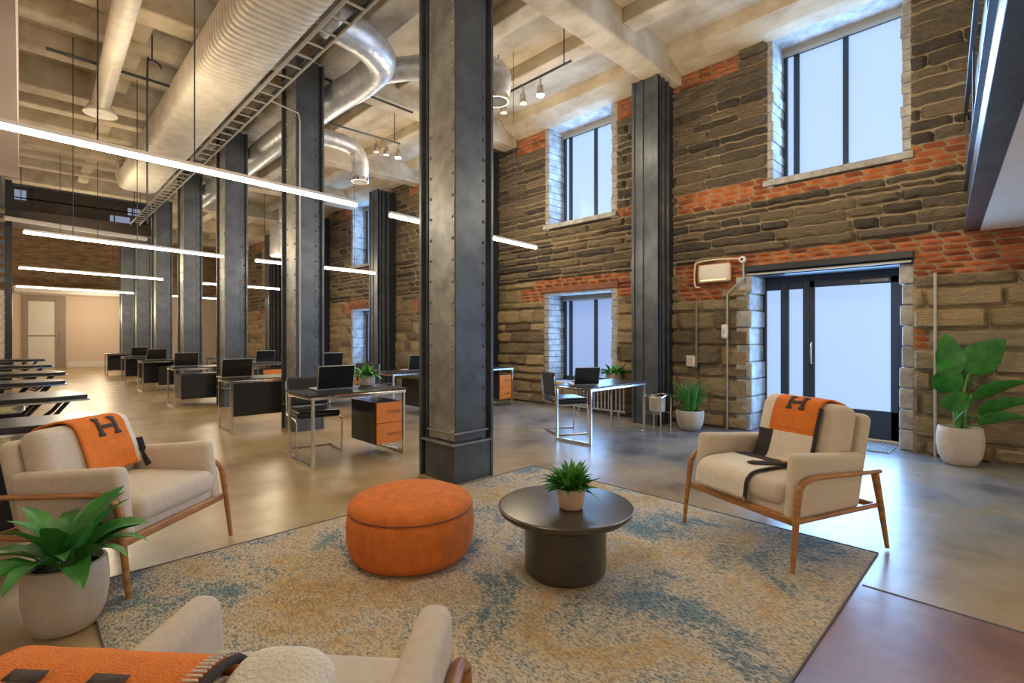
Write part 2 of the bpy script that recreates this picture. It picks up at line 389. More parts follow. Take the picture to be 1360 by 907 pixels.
# ---- ceiling with beams as children
cl = struct('ceiling', MB().box((-2.2, -2.5, H), (7.6, 28, H+.15)), 'concrete')
BEAMS = [.15, 3.60, 7.12, 10.45, 13.75, 17.1, 20.4, 23.7]
for y in BEAMS:
    b = MB(); b.box((-2.2, y, 5.07), (7.11, y+.36, H+.01)); b.build('beam', 'concrete', cl, bevel=.025)
for (x0, x1, zz) in ((3.05, 3.45, 5.22), (4.35, 4.62, 5.30), (5.50, 5.78, 5.30)):
    for a, b in zip(BEAMS[:-1], BEAMS[1:]):
        q = MB().box((x0, a+.36, zz), (x1, b, H+.01)); q.build('joist', 'concrete', cl, bevel=.02)
for a, b in zip(BEAMS[1:-1], BEAMS[2:]):
    for t in (1/3, 2/3):
        yy = a+.36+(b-a-.36)*t-.12
        q = MB().box((-2.2, yy, 5.20), (3.05, yy+.24, H+.01)); q.build('joist', 'concrete', cl, bevel=.03)
    q = MB().box((1.0, a+.36, 5.26), (1.22, b, H+.01)); q.build('joist', 'concrete', cl, bevel=.03)
q = MB().box((3.45, 1.9, 5.25), (7.05, 2.2, H+.01)); 
# ---- other walls
lw = MB().box((-2.2, -2.5, 0), (-2.1, 28, H)); struct('wall_left', lw, 'pink')
fw = MB(); fw.box((-2.1, 27.5, 0), (7.6, 27.7, 3.05), 0); fw.box((-2.1, 27.5, 3.05), (7.6, 27.7, H), 1)
struct('wall_far', fw, ['pink', 'farstone'])
bb = MB().box((1.32, 27.46, 0), (3.1, 27.5, .22)); struct('baseboard_far', bb, 'white')
sf = MB().box((-.25, 26.2, 2.95), (3.3, 27.5, 3.2)); struct('trim_3', sf, 'white', bevel=.04)
# ---- upper & lower windows
def window(n, b, lo, hi, dim, sill=None, ylo=-.70, yhi=.74, lintel=False):
    X = WX+.5
    r = MB()   # stone reveals that line the opening
    for s, (a, c) in ((-1, (b+ylo-.14, b+ylo)), (1, (b+yhi, b+yhi+.10))):
        nn = 16 if b < 8 else 6
        for k in range(nn):
            z0 = lo-.11+(hi+.05-lo+.11)*k/nn; z1 = lo-.11+(hi+.05-lo+.11)*(k+1)/nn; dd = random.uniform(0, .03)
            y0, y1 = (a, c+dd) if s < 0 else (a-dd, c)
            r.box((WX+.03, y0, z0+.003), (X+.12, y1, z1-.003))
    r.box((WX+.02, b+ylo-.1, hi), (X+.12, b+yhi+.1, hi+.07)); r.box((WX-.02, b+ylo-.1, lo-.09), (X+.12, b+yhi+.1, lo-.01))
    w = MB(); fr = .055
    y0, y1 = b+ylo, b+yhi; mid = b-.02 if not lintel else b-.02
    w.box((X-.03, y0, lo), (X+.06, y0+fr, hi)); w.box((X-.03, y1-fr, lo), (X+.06, y1, hi)); w.box((X-.03, y0, lo), (X+.06, y1, lo+.07)); w.box((X-.03, y0, hi-.09), (X+.06, y1, hi))
    w.box((X-.02, mid-.03, lo), (X+.06, mid+.03, hi)); w.box((X-.01, y1-.20, lo), (X+.05, y1-.13, hi))
    wo = w.build('window_%d' % n, 'frame', bevel=.006); wo['kind'] = 'structure'
    r.build('reveal', 'limewash', wo, bevel=.008)
    MB().box((X+.02, y0+.02, lo+.02), (X+.03, y1-.02, hi-.02)).build('pane', 'pane_dim' if dim else 'pane', wo)
    bl = MB(); bl.box((X-.05, y0, hi-.05), (X-.03, y1, hi)); bl.box((X-.07, y0, hi-.10), (X-.035, y1, hi-.06)); bl.build('blind_box', 'grey_pvc', wo)
    if lintel:
        MB().box((WX-.01, b-.84, 2.11), (X+.1, b+.88, 2.22)).build('lintel', 'lintel', wo, bevel=.01)
        MB().box((WX-.03, b-.84, .36), (WX+.45, b+.88, .44)).build('sill', 'sillwood', wo, bevel=.01)
    return wo
window(1, BAYS[0], 3.38, 5.25, False, ylo=-.67, yhi=.72)
nwin = 2
for b in BAYS[1:5]:
    window(nwin, b, 3.40, 5.23, False); nwin += 1
    window(nwin, b, .46, 2.07, True, lintel=True); nwin += 1
# ---- entrance door
X = WX+.5
dr = MB()
dr.box((X-.02, 1.0, 0), (X+.06, 1.06, 2.12)); dr.box((X-.02, 2.57, 0), (X+.06, 2.66, 2.12)); dr.box((X-.02, 1.0, 2.04), (X+.06, 2.66, 2.12))
dr.box((X-.03, 2.28, 0), (X+.06, 2.38, 2.08)); dr.box((X-.03, 2.02, 0), (X+.06, 2.10, 2.08)); dr.box((X-.01, 2.10, 1.94), (X+.05, 2.62, 2.06)); dr.box((X-.01, 2.08, 0), (X+.05, 2.62, .30))
do = dr.build('door_1', 'frame', bevel=.006); do['kind'] = 'structure'
lf = MB(); lf.box((X-.02, 1.06, .02), (X+.03, 1.14, 2.04)); lf.box((X-.02, 1.96, .02), (X+.03, 2.02, 2.04)); lf.box((X-.02, 1.06, .02), (X+.03, 2.02, .37)); lf.box((X-.02, 1.06, 1.95), (X+.03, 2.02, 2.04))
leaf = lf.build('door_leaf', 'frame', do, bevel=.005)
MB().box((X, 1.13, .36), (X+.01, 1.97, 1.96)).build('pane', 'pane', leaf)
MB().box((X+.02, 2.10, .28), (X+.03, 2.29, 1.95)).build('side_pane', 'pane', do)
MB().box((X+.02, 2.37, .28), (X+.03, 2.58, 1.95)).build('side_pane', 'pane', do)
MB().tube(spline([(X-.02, 1.99, 1.22), (X-.07, 1.99, 1.20), (X-.08, 1.99, 1.10), (X-.08, 1.99, 1.02), (X-.07, 1.99, .94), (X-.02, 1.99, .92)]), .011).build('door_handle', 'chrome', leaf, smooth=True)
MB().box((X-.06, 1.15, 1.97), (X-.02, 1.45, 2.01)).build('door_closer', 'steel_light', leaf, bevel=.005)
rv = MB()
for k in range(9):
    z0 = 2.12*k/9; z1 = 2.12*(k+1)/9; dd = random.uniform(0, .05)
    rv.box((WX-.01-dd*.3, 2.62-dd, z0+.004), (X+.12, 2.80, z1-.004)); rv.box((WX+.05, .80, z0+.003), (X+.12, .97+dd*.8, z1-.003)) if k else rv.box((WX+.05, .80, 0), (X+.12, 1.0, z1))
rv.build('reveal', 'limewash', do, bevel=.02)
lt = MB(); lt.box((WX-.045, .86, 2.17), (X+.1, 2.70, 2.25)); lt.box((WX+.02, .86, 2.11), (X+.1, 2.66, 2.17)); lt.build('lintel', 'blacksteel', do, bevel=.004)
MB().box((WX-.02, .88, 2.125), (WX+.02, 2.66, 2.145)).build('lintel_strip', 'grey_pvc', do)
# far door
fd = MB()
fd.box((.0, 27.42, 0), (.16, 27.5, 2.9)); fd.box((.95, 27.42, 0), (1.27, 27.5, 2.9)); fd.box((.16, 27.43, 2.68), (.95, 27.5, 2.90)); fd.box((.16, 27.44, 1.28), (.95, 27.48, 1.33))
fo = fd.build('door_2', 'taupe'); fo['kind'] = 'structure'
MB().box((.16, 27.46, .02), (.95, 27.47, 2.68)).build('pane', 'white', fo)
MB().tube([(1.08, 27.38, .9), (1.08, 27.38, 1.5)], .02).build('door_handle', 'chrome', fo)
# left bulkhead (drywall strip hung from the ceiling)
MBh = MB().box((-.22, -2.4, 3.5), (-.035, 9.8, H)); struct('trim_4', MBh, 'pink')
MB2 = MB().box((-.30, -2.4, 3.6), (-.22, 12.5, H)); struct('trim_5', MB2, 'blacksteel')

# ================================================================== STEEL COLUMNS
def rivet(mb, c, n, r=.016):
    # small dome facing direction n ('-x' or '-y')
    pts = []
    for (rr, h) in ((1, 0), (.8, .5), (.35, .85)):
        for j in range(6):
            a = 2*pi*j/6; u = cos(a)*r*rr; v = sin(a)*r*rr; d = h*r
            pts.append((c[0]-d, c[1]+u, c[2]+v) if n == '-x' else (c[0]+u, c[1]-d, c[2]+v))
    fs = [(i*6+j, i*6+(j+1) % 6, (i+1)*6+(j+1) % 6, (i+1)*6+j) for i in range(2) for j in range(6)]+[(12, 13, 14, 15, 16, 17)]
    mb.add(pts, fs, 0)
def steel_column(x, y, label, near):
    t = thing('steel_column', label, 'column', (x+.17, y+.22, 0), 0, 'riveted columns down the middle of the room')
    ox, oy = -.17, -.22; sx, sy = (.44, .51) if near > 1 else (.385, .46)
    top = 5.08
    c = MB(); c.box((ox+.03, oy+.03, .02), (ox+sx-.03, oy+sy-.05, top)); c.build('core', 'steel', t)
    L_ = MB(); L_.box((ox, oy+.008, .37), (ox+.022, oy+sy-.13, top))                      # plate on the left face, paler steel so its colour holds the light there
    R_ = MB(); R_.box((ox+.012, oy, .37), (ox+sx-.13, oy+.022, top))
    A = MB(); A.box((ox+sx-.125, oy+.006, .02), (ox+sx-.075, oy+.03, top)); A.box((ox+.01, oy+sy-.09, .02), (ox+.03, oy+sy-.06, top))
    FL = MB(); FL.box((ox-.025, oy+sy-.035, 0), (ox+sx, oy+sy, top)); FL.box((ox+sx-.03, oy-.02, 0), (ox+sx, oy+sy, top))
    FL.build('flange', 'steel', t, bevel=.003)
    if near:
        z = .45
        while z < top:
            for q in (.03, sy-.155): rivet(L_, (ox, oy+q, z+(.0 if q < .1 else .02)), '-x')
            for q in (.235,): rivet(A, (ox+sx-.10, oy+.006, z), '-y')
            rivet(FL, (ox+sx-.03, oy+.1, z+.05), '-x') if False else None
            rivet(A, (ox+sx-.055, oy+.03, z+.07), '-y')
            z += .19 if near > 1 else .21
    L_.build('side_plate', 'steel_light', t); R_.build('front_plate', 'steel', t); A.build('angle_iron', 'steel', t)
    p = MB(); p.box((ox-.015, oy-.012, 0), (ox+sx-.03, oy+sy-.09, .335)); p.build('plinth', 'steel', t, bevel=.004)
    r = MB(); r.box((ox-.04, oy-.03, .335), (ox+sx-.02, oy+sy-.05, .352)); r.box((ox-.008, oy-.01, .43), (ox+sx-.05, oy+sy-.1, .445)); 
    if near > 1:
        for k in range(5): rivet(r, (ox-.0, oy+.04+k*.055, .385), '-x', .013)
    r.build('base_ledge', 'steel_light', t, bevel=.004)
    return t
cys = [3.48, 6.88, 10.2, 13.5, 16.8, 20.1, 23.4]
ll = ['massive riveted grey steel column in the foreground behind the orange ottoman',
      'riveted steel column behind the desk with the orange drawers',
      'third riveted steel column from the camera, beside the second black desk',
      'fourth riveted steel column from the camera, in the row of desks',
      'fifth riveted steel column from the camera along the desk row',
      'sixth riveted steel column, near the back wall',
      'last and smallest riveted steel column by the blush back wall']
for i, y in enumerate(cys): steel_column(2.70 if i == 0 else 2.64, y, ll[i], 2 if i == 0 else (1 if i < 4 else 0))
def wall_column(y, label):
    t = thing('wall_column', label, 'column', (6.85, y+.28, 0), 0, 'dark steel columns against the stone wall')
    y0, y1 = -.26, .17; x0, x1 = -.33, .24; top = 5.08
    MB().box((x0+.09, y0+.06, 0), (x1, y1-.06, top)).build('core', 'blacksteel', t)
    F = MB()
    for a in (y0, y1-.045, -.02): F.box((x0, a, 0), (x0+.10, a+.045, top))
    F.box((x0+.02, y0, 0), (x0+.06, y1, top))
    for a in (x0, x0+.16, x0+.3): F.box((a, y0-.0, 0), (a+.05, y0+.07, top))
    F.build('flange', 'steel', t, bevel=.004)
wall_column(3.66, 'dark ribbed steel column against the stone wall behind the chrome side stand')
wall_column(7.55, 'dark ribbed wall column hidden mostly behind the foreground column')
wall_column(11.6, 'dark ribbed wall column between the foreground column and second column')
wall_column(15.6, 'far dark ribbed wall column seen between two riveted columns')
wall_column(19.5, 'farthest dark ribbed wall column near the back')

# ================================================================== STRIP LIGHTS
def strip(a, b, label, grp='linear pendant lights', cables=(.25, .8)):
    a = Vector(a); b = Vector(b); c = (a+b)/2; L = (b-a).length; rz = atan2(b.y-a.y, b.x-a.x)
    t = thing('linear_pendant_light', label, 'pendant light', c, rz, grp)
    MB().box((-L/2, -.022, .012), (L/2, .022, .04)).build('housing', 'white', t)
    MB().box((-L/2, -.02, -.02), (L/2, .02, .012)).build('diffuser', 'glow', t)
    for u in cables: MB().tube([(-L/2+L*u, 0, .03), (-L/2+L*u, 0, H-c.z-.02)], .005, 6).build('suspension_cable', 'blacksteel', t)
Z = 2.67
strip((-.6, 4.60, Z), (2.49, 4.88, Z), 'nearest and longest glowing linear pendant, crossing top left over the armchair', cables=(.32, .52))
strip((.01, 9.22, Z), (2.49, 9.70, Z), 'second glowing linear pendant from the camera on the left side', cables=(.2, .5))
strip((-.05, 14.1, Z), (2.43, 14.6, Z), 'third glowing linear pendant from the camera on the left side', cables=(.25, .5))
strip((-.12, 19.45, Z), (2.55, 20.0, Z), 'farthest glowing linear pendant on the left side, by the back wall')
strip((2.98, 5.03, Z), (5.71, 5.31, Z), 'nearest glowing linear pendant on the right, passing behind the foreground column')
strip((3.03, 9.78, Z), (5.52, 9.95, Z), 'second glowing linear pendant on the right, behind the second column')
strip((3.28, 15.0, Z), (5.39, 15.28, Z), 'third glowing linear pendant on the right side')
strip((3.61, 20.5, Z), (6.2, 21.0, Z), 'farthest small glowing linear pendant on the right side')

# ================================================================== DUCTS
def flat_duct(name, label, path, w, h):
    mb = MB(); n = 28; pts = []; 
    dense = []
    for a, b in zip(path[:-1], path[1:]):
        a = Vector(a); b = Vector(b); k = max(1, int((b-a).length/.025))
        for i in range(k): dense.append(a+(b-a)*i/k)
    dense.append(Vector(path[-1])); vs = []; fs = []
    for i, p in enumerate(dense):
        t = (dense[min(i+1, len(dense)-1)]-dense[max(i-1, 0)]).normalized(); side = Vector((1, 0, 0)); up = side.cross(t).normalized()
        if up.z < 0 and abs(up.z) > .3: up = -up
        rib = 1.0-(.06 if i % 4 == 0 else 0)
        for j in range(n):
            a = 2*pi*j/n; ca, sa = cos(a), sin(a); ca = math.copysign(abs(ca)**.42, ca); sa = math.copysign(abs(sa)**.42, sa)
            vs.append(p+side*ca*w/2*rib+up*sa*h/2*rib)
    for i in range(len(dense)-1):
        for j in range(n): fs.append((i*n+j, i*n+(j+1) % n, (i+1)*n+(j+1) % n, (i+1)*n+j))
    fs.append(tuple(range(n))); mb.add(vs, fs); o = mb.build(name, 'duct', smooth=12); tag(o, label, 'air duct')
    return o
arc = [(1.78, 13.0, 4.62)]+[(1.78, 13.0+.9*sin(a), 4.62+.9*(1-cos(a))*.5) for a in [radians(12*k) for k in range(1, 7)]]
d0 = flat_duct('air_duct', 'large ribbed galvanised flat-oval duct running under the ceiling on the left', [(1.78, -1.5, 4.62)]+arc, .66, .50)
MB().tube([(1.55, 2.0, 4.88), (1.55, 10.0, 4.88)], .012, 6).build('seam', 'duct', d0)
def round_duct(label, path, r, mat='flex', rib=.045, mouth=False, name='air_duct'):
    P = spline(path, 10); D = []
    for a, b in zip(P[:-1], P[1:]):
        k = max(1, int((b-a).length/(rib/2)))
        for i in range(k): D.append(a+(b-a)*i/k)
    D.append(P[-1]); rs = [r*(1+(.035 if i % 2 else 0)+.02*noise.noise(Vector((i*.4, r*9, 0)))) for i in range(len(D))]
    o = MB().tube(D, rs, 20, cap=True).build(name, mat, smooth=80); tag(o, label, 'air duct')
    if mouth: 
        e = P[-1]; MB().tube([e+Vector((0, 0, .04)), e-Vector((0, 0, .03))], r*1.12, 20).build('outlet_ring', 'chrome', o, smooth=True); MB().tube([e-Vector((0, 0, .028)), e-Vector((0, 0, .034))], r*.98, 20).build('outlet_grille', 'blackmat', o)
    return o
sd = round_duct('slim spiral galvanised duct at upper left beside the large duct', [(.68, -1, 4.6), (.70, 4, 4.6), (.80, 9.2, 4.6)], .105, 'duct', .05)
MB().lathe([(.11, .1), (.16, 0), (.2, -.06), (.2, -.08)], (.80, 9.28, 4.56), 20).build('flared_outlet', 'duct', sd, smooth=True)
round_duct('silver flexible duct making a wide elbow at top centre, left of the foreground column', [(2.45, 5.45, 4.85), (2.95, 5.55, 4.85), (3.32, 5.85, 4.85), (3.38, 6.45, 4.83), (3.30, 7.2, 4.8), (3.27, 9, 4.8), (3.27, 12, 4.8), (3.27, 15, 4.8)], .20)
round_duct('silver flexible duct curving behind the top of the foreground column to a bright end', [(3.50, 6.2, 4.92), (3.75, 5.75, 4.9), (4.1, 5.3, 4.9), (4.45, 5.0, 4.88), (4.58, 4.92, 4.75), (4.52, 4.92, 4.45)], .15, mouth=True)
round_duct('short silver flexible duct bending down to an open outlet under the track lights', [(3.35, 8.5, 4.72), (3.9, 8.42, 4.72), (4.25, 8.42, 4.66), (4.38, 8.42, 4.45), (4.38, 8.42, 4.12)], .14, mouth=True)
# cabinet-like air unit seen between columns
t = thing('air_unit', 'grey-blue air handling unit hung between the third column and stone wall', 'air unit', (5.3, 14.2, 3.9))
MB().rbox((0, 0, 0), (.9, .7, .9), .08).build('casing', 'flex', t, smooth=True); MB().lathe([(.25, 0), (.30, .05), (.30, .5), (.12, 1.0), (.12, 1.58)], (0, 0, .4), 20).build('duct_collar', 'flex', t, smooth=True)
# ladder cable tray
t = thing('cable_tray', 'long pale ladder cable tray hanging diagonally past the column tops', 'cable tray', (2.25, 3, 4.4))
for x, nm in ((-.10, 'rail'), (.10, 'rail')):
    q = MB(); q.box((x-.006, -4, 0), (x+.006, 14.4, .05)); q.build(nm, 'grey_pvc', t)
y = -2.5
while y < 14.3: MB().box((-.10, y, .01), (.10, y+.025, .025)).build('rung', 'grey_pvc', t); y += .30
q = MB()
for x in (.05, .075): q.tube([(x, -4, .035), (x+.01, 5, .035), (x, 14.3, .035)], .011, 6)
q.build('cables', 'blackmat', t)
for y in (1.0, 4.0, 7.0, 10.5, 13.5): MB().tube([(0, y, .02), (0, y, 1.08)], .006, 6).build('hanger_rod', 'blacksteel', t)
# conduit down the second column
tag(MB().tube([(2.30, 6.85, 4.36), (2.66, 6.84, 4.30), (2.68, 6.84, 4.2), (2.68, 6.84, .4)], .011, 8).build('conduit', 'grey_pvc'), 'thin pale conduit running down the corner of the second column', 'conduit')
# sprinkler pipes
tag(MB().tube([(.2, 8.2, 4.75), (2.3, 8.3, 4.75)], .02, 8).build('sprinkler_pipe', 'blacksteel'), 'thin black sprinkler pipe crossing below the concrete ceiling at left', 'pipe')
tag(MB().tube(spline([(1.15, 7.9, 2.75), (1.15, 7.9, 4.7), (1.18, 7.9, 4.86), (1.26, 7.9, 4.86), (1.3, 7.9, 4.8)], 4), .011, 8).build('hooked_rod', 'blacksteel'), 'thin black rod with a hooked top hanging near the large duct', 'rod')
MB().tube([(1.2, 7.9, 4.86), (1.2, 7.9, 5.2)], .009, 6).build('hanger', 'blacksteel', bpy.data.objects['hooked_rod'])
tag(MB().tube([(3.1, 7.0, 4.98), (4.6, 7.05, 4.98)], .018, 8).build('sprinkler_pipe', 'blacksteel'), 'short dark pipe by the ceiling left of the foreground column', 'pipe')
# track lights
def track(label, a, b, heads, lit, grp='ceiling track spotlights'):
    a = Vector(a); b = Vector(b); tr = thing('light_track', label, 'light track', a)
    d = b-a
    MB().tube([(0, 0, 0), d], .016, 6).build('track', 'blacksteel', tr)
    for u in (.08, .92): MB().tube([d*u, d*u+Vector((0, 0, H-a.z-.01))], .008, 6).build('stem', 'blacksteel', tr)
    for i, u in enumerate(heads):
        p = a+d*u; s = thing('spotlight', label2[len(spots)], 'spotlight', p, random.uniform(-.3, .3), grp); spots.append(s)
        MB().tube([(0, 0, -.005), (0, 0, -.12)], .012, 8).build('arm', 'chrome', s)
        R = Matrix.Rotation(.5, 4, 'X')
        MB().lathe([(.03, .05), (.04, .04), (.055, -.06), (.06, -.09)], (0, 0, -.17), 16, xf=None).build('head', 'chrome', s, smooth=True)
        MB().lathe([(.05, -.091), (.052, -.10)], (0, 0, -.17), 16).build('lens', 'spotglow' if i in lit else 'white', s)
        if i in lit: bulb('spot_bulb', p+Vector((0, 0, -.36)), 9, WARM, .06)
spots = []
label2 = ['leftmost small chrome spotlight on the track left of the foreground column', 'middle chrome spotlight on the track left of the foreground column', 'lit rightmost chrome spotlight on the track left of the foreground column',
          'unlit chrome spotlight on the track right of the foreground column', 'brightly lit spotlight on the track right of the foreground column', 'dim spotlight nearest the foreground column on the right track']
track('black ceiling light track left of the foreground column', (3.55, 8.05, 4.82), (4.95, 8.0, 4.82), (.66, .80, .97), (2,))
track('black ceiling light track right of the foreground column above the upper window', (5.08, 5.6, 4.86), (5.08, 4.1, 4.86), (.42, .64, .15), (1,))

# ================================================================== RUG
rg = MB(); nx, ny = 60, 60
x0, x1, y0, y1 = .24, 3.65, .61, 3.42
vs = []; fs = []
for i in range(nx+1):
    for k in range(ny+1):
        x = x0+(x1-x0)*i/nx; y = y0+(y1-y0)*k/ny; e = min(i, nx-i, k, ny-k)
        vs.append((x, y, .003 if e == 0 else .013+.001*noise.noise(Vector((x*4, y*4, 0)))))
fs = [(i*(ny+1)+k, (i+1)*(ny+1)+k, (i+1)*(ny+1)+k+1, i*(ny+1)+k+1) for i in range(nx) for k in range(ny)]
rg.add(vs, fs); rug = tag(rg.build('area_rug', 'rug', smooth=True), 'large distressed blue, beige and ochre rug under the seating group', 'rug')
q = MB()
for a, b in (((x0, y0), (x1, y0)), ((x1, y0), (x1, y1)), ((x1, y1), (x0, y1)), ((x0, y1), (x0, y0))): q.tube([(*a, .005), (*b, .005)], .004, 6)
q.build('binding', 'mat', rug)
RZ = .013
# ================================================================== OTTOMAN
t = thing('round_ottoman', 'low round burnt orange ottoman on the rug', 'ottoman', (1.655, 2.55, RZ))
t.scale = (.965, .965, 1.06)
prof = [(.30, 0), (.345, .015), (.372, .06), (.385, .14), (.384, .2), (.376, .255), (.368, .268)]
MB().lathe(prof, n=64).build('body', 'orange_felt', t, smooth=60)
MB().lathe([(.36, .262), (.374, .270), (.372, .29), (.35, .312), (.28, .338), (.18, .352), (.08, .358), (.01, .36)], n=64).build('top_cushion', 'orange_felt', t, smooth=60)
P = [(.374*cos(a), .374*sin(a), .268) for a in [2*pi*i/64 for i in range(65)]]
MB().tube(P, .004, 6, cap=False).build('piping', 'lintel', t)
# ================================================================== COFFEE TABLE
t = thing('round_coffee_table', 'round dark bronze pedestal coffee table on the rug', 'coffee table', (2.135, 1.765, RZ))
MB().lathe([(.205, 0), (.215, .01), (.222, .03), (.222, .29), (.23, .30)], n=64).build('pedestal', 'bronze', t, smooth=40)
MB().lathe([(.23, .295), (.335, .315), (.362, .335), (.368, .350), (.368, .358), (.364, .362), (.355, .363)], n=72).build('tabletop', 'bronze', t, smooth=40)

# ================================================================== PLANTS
def blade(mb, base, az, length, width, rise, droop, fold=.25, n=8, mi=0, stem=0, twist=0, tipw=.0, shape=1.0):
    base = Vector(base); d = Vector((cos(az), sin(az), 0)); pts = []
    for i in range(n+1):
        s = i/n; ang = rise-droop*s
        pts.append((s, ang))
    p = base.copy(); cen = [p.copy()]; st = length/n
    for i in range(n):
        a = rise-droop*((i+.5)/n)**1.3; p = p+(d*cos(a)+Vector((0, 0, 1))*sin(a))*st; cen.append(p.copy())
    side0 = Vector((-sin(az), cos(az), 0)); vs = []
    for i, c in enumerate(cen):
        s = i/n; q = max(0, (s-stem)/(1-stem)) if stem else s
        wd = width*(sin(pi*min(1, q**(.75*shape)))**.8)*.5 if q > 0 else .0
        wd = max(wd, .003 if s < .9 else .0008)
        tdir = (cen[min(i+1, n)]-cen[max(i-1, 0)]).normalized(); side = side0; nor = side.cross(tdir).normalized()
        if nor.z < 0: nor = -nor
        sd = (side*cos(twist)+nor*sin(twist)); nn = (nor*cos(twist)-side*sin(twist))
        wob = .06*wd*sin(i*2.1)
        vs += [c-sd*wd+nn*(fold*wd+wob), c-sd*wd*.5+nn*fold*.35*wd, c, c+sd*wd*.5+nn*fold*.35*wd, c+sd*wd+nn*(fold*wd-wob)]
    fs = [(i*5+j, (i+1)*5+j, (i+1)*5+j+1, i*5+j+1) for i in range(n) for j in range(4)]
    mb.add(vs, fs, mi)
def pot(t, prof, mat, soil_r, soil_z):
    # prof is the outer wall; closed with an inner lip
    full = prof+[(prof[-1][0]-.012, prof[-1][1]+.003), (prof[-1][0]-.02, soil_z)]
    MB().lathe(full, n=48).build('pot', mat, t, smooth=50)
    MB().lathe([(soil_r, soil_z), (soil_r*.5, soil_z+.01), (.01, soil_z+.015)], n=24).build('soil', 'soil', t, smooth=True)
# near-left peace lily
t = thing('potted_peace_lily', 'broad-leaved green plant in a large sand pot at the left edge by the armchair', 'potted plant', (.14, 2.99, 0))
pot(t, [(.09, 0), (.112, .012), (.137, .07), (.151, .15), (.152, .22), (.146, .285), (.142, .295)], 'pot', .128, .265)
lf = MB(); rnd = random.Random(3)
for k in range(28):
    az = 2.4*k+rnd.uniform(-.3, .3); inner = k < 10
    blade(lf, (.03*cos(az), .03*sin(az), .255), az, rnd.uniform(.30, .40) if inner else rnd.uniform(.30, .42), rnd.uniform(.08, .11), rnd.uniform(1.2, 1.45) if inner else rnd.uniform(.75, 1.15), rnd.uniform(.6, 1.1) if inner else rnd.uniform(1.2, 1.9), .3, 10, stem=.22, twist=rnd.uniform(-.4, .4))
lf.build('leaves', 'leaf', t, smooth=80)
# coffee table plant
t = thing('potted_tabletop_plant', 'small bushy bright green plant in a tan pot on the coffee table', 'potted plant', (2.105, 1.70, RZ+.363))
pot(t, [(.055, 0), (.062, .006), (.072, .06), (.077, .105), (.076, .112)], 'pot_tan', .062, .098)
MB().lathe([(.056, 0), (.062, .004), (.063, .012)], n=30).build('saucer', 'lintel', t)
lf = MB(); rnd = random.Random(5)
for k in range(190):
    az = rnd.uniform(0, 6.28); q = rnd.random()
    blade(lf, (.045*cos(az)*q, .045*sin(az)*q, .098), az, rnd.uniform(.09, .175), rnd.uniform(.024, .038), rnd.uniform(.35, 1.5), rnd.uniform(.2, 1.1), .35, 6, twist=rnd.uniform(-.6, .6))
lf.build('leaves', 'leaf_light', t, smooth=80)
# tall right plant
t = thing('potted_bird_of_paradise', 'tall broad-leaved plant in a round stone pot right of the glass door', 'potted plant', (6.79, .455, 0))
pot(t, [(.11, 0), (.13, .01), (.170, .09), (.188, .2), (.187, .30), (.176, .375), (.170, .38)], 'pot', .155, .35)
st = MB(); lf = MB(); rnd = random.Random(9)
# each leaf: (offset angle in the view plane, height of leaf base, leaf length, width, lean)
def big_leaf(dx, dz, ln, wd, rise, droop, tw, dv=0):
    R = Vector((.715, -.699, 0)); V = Vector((-.699, -.715, 0))
    b = R*dx*.15; top = R*dx*.5+V*dv+Vector((0, 0, .40+dz))
    st.tube(spline([Vector((b.x, b.y, .35)), Vector((b.x*1.6, b.y*1.6, .35+dz*.5)), top], 5), [.012]*5+[.009]*6, 7)
    dr_ = R*(1 if dx > 0 else -1)+V*((1.0 if dx > 0 else .35) if dv >= 0 else -.1); az = atan2(dr_.y, dr_.x)
    blade(lf, top, az, ln, wd*1.3, rise, droop, .22, 12, twist=tw, shape=.9)
big_leaf(-.20, .50, .46, .19, 1.25, .1, .9, .06)
big_leaf(.08, .52, .44, .27, 1.0, .2, -1.05, .05)
big_leaf(-.24, .34, .42, .20, .80, .9, .9, .1)
big_leaf(-.20, .16, .40, .18, .80, 1.1, .9, .16)
big_leaf(.18, .26, .44, .14, .70, .5, -.8, .05)
big_leaf(.16, .12, .42, .15, .70, .7, -.8, .12)
big_leaf(.10, .03, .36, .13, .6, .8, -.8, .14)
big_leaf(-.05, .44, .32, .14, 1.4, .1, .8, -.08)
big_leaf(.05, .30, .34, .13, 1.0, .5, -.8, -.12)
big_leaf(.20, .36, .34, .08, .75, .5, -.5, -.05)
for k in range(9): st.tube(spline([(.03*cos(k*2.2), .03*sin(k*2.2), .33), (.05*cos(k*2.2), .05*sin(k*2.2), .52), (.09*cos(k*2.2), .09*sin(k*2.2), .66+.03*(k % 3))], 4), [.012, .012, .011, .011, .010, .009, .008, .007, .004], 7)
st.build('stems', 'stem', t, smooth=True); lf.build('leaves', 'leaf', t, smooth=80)
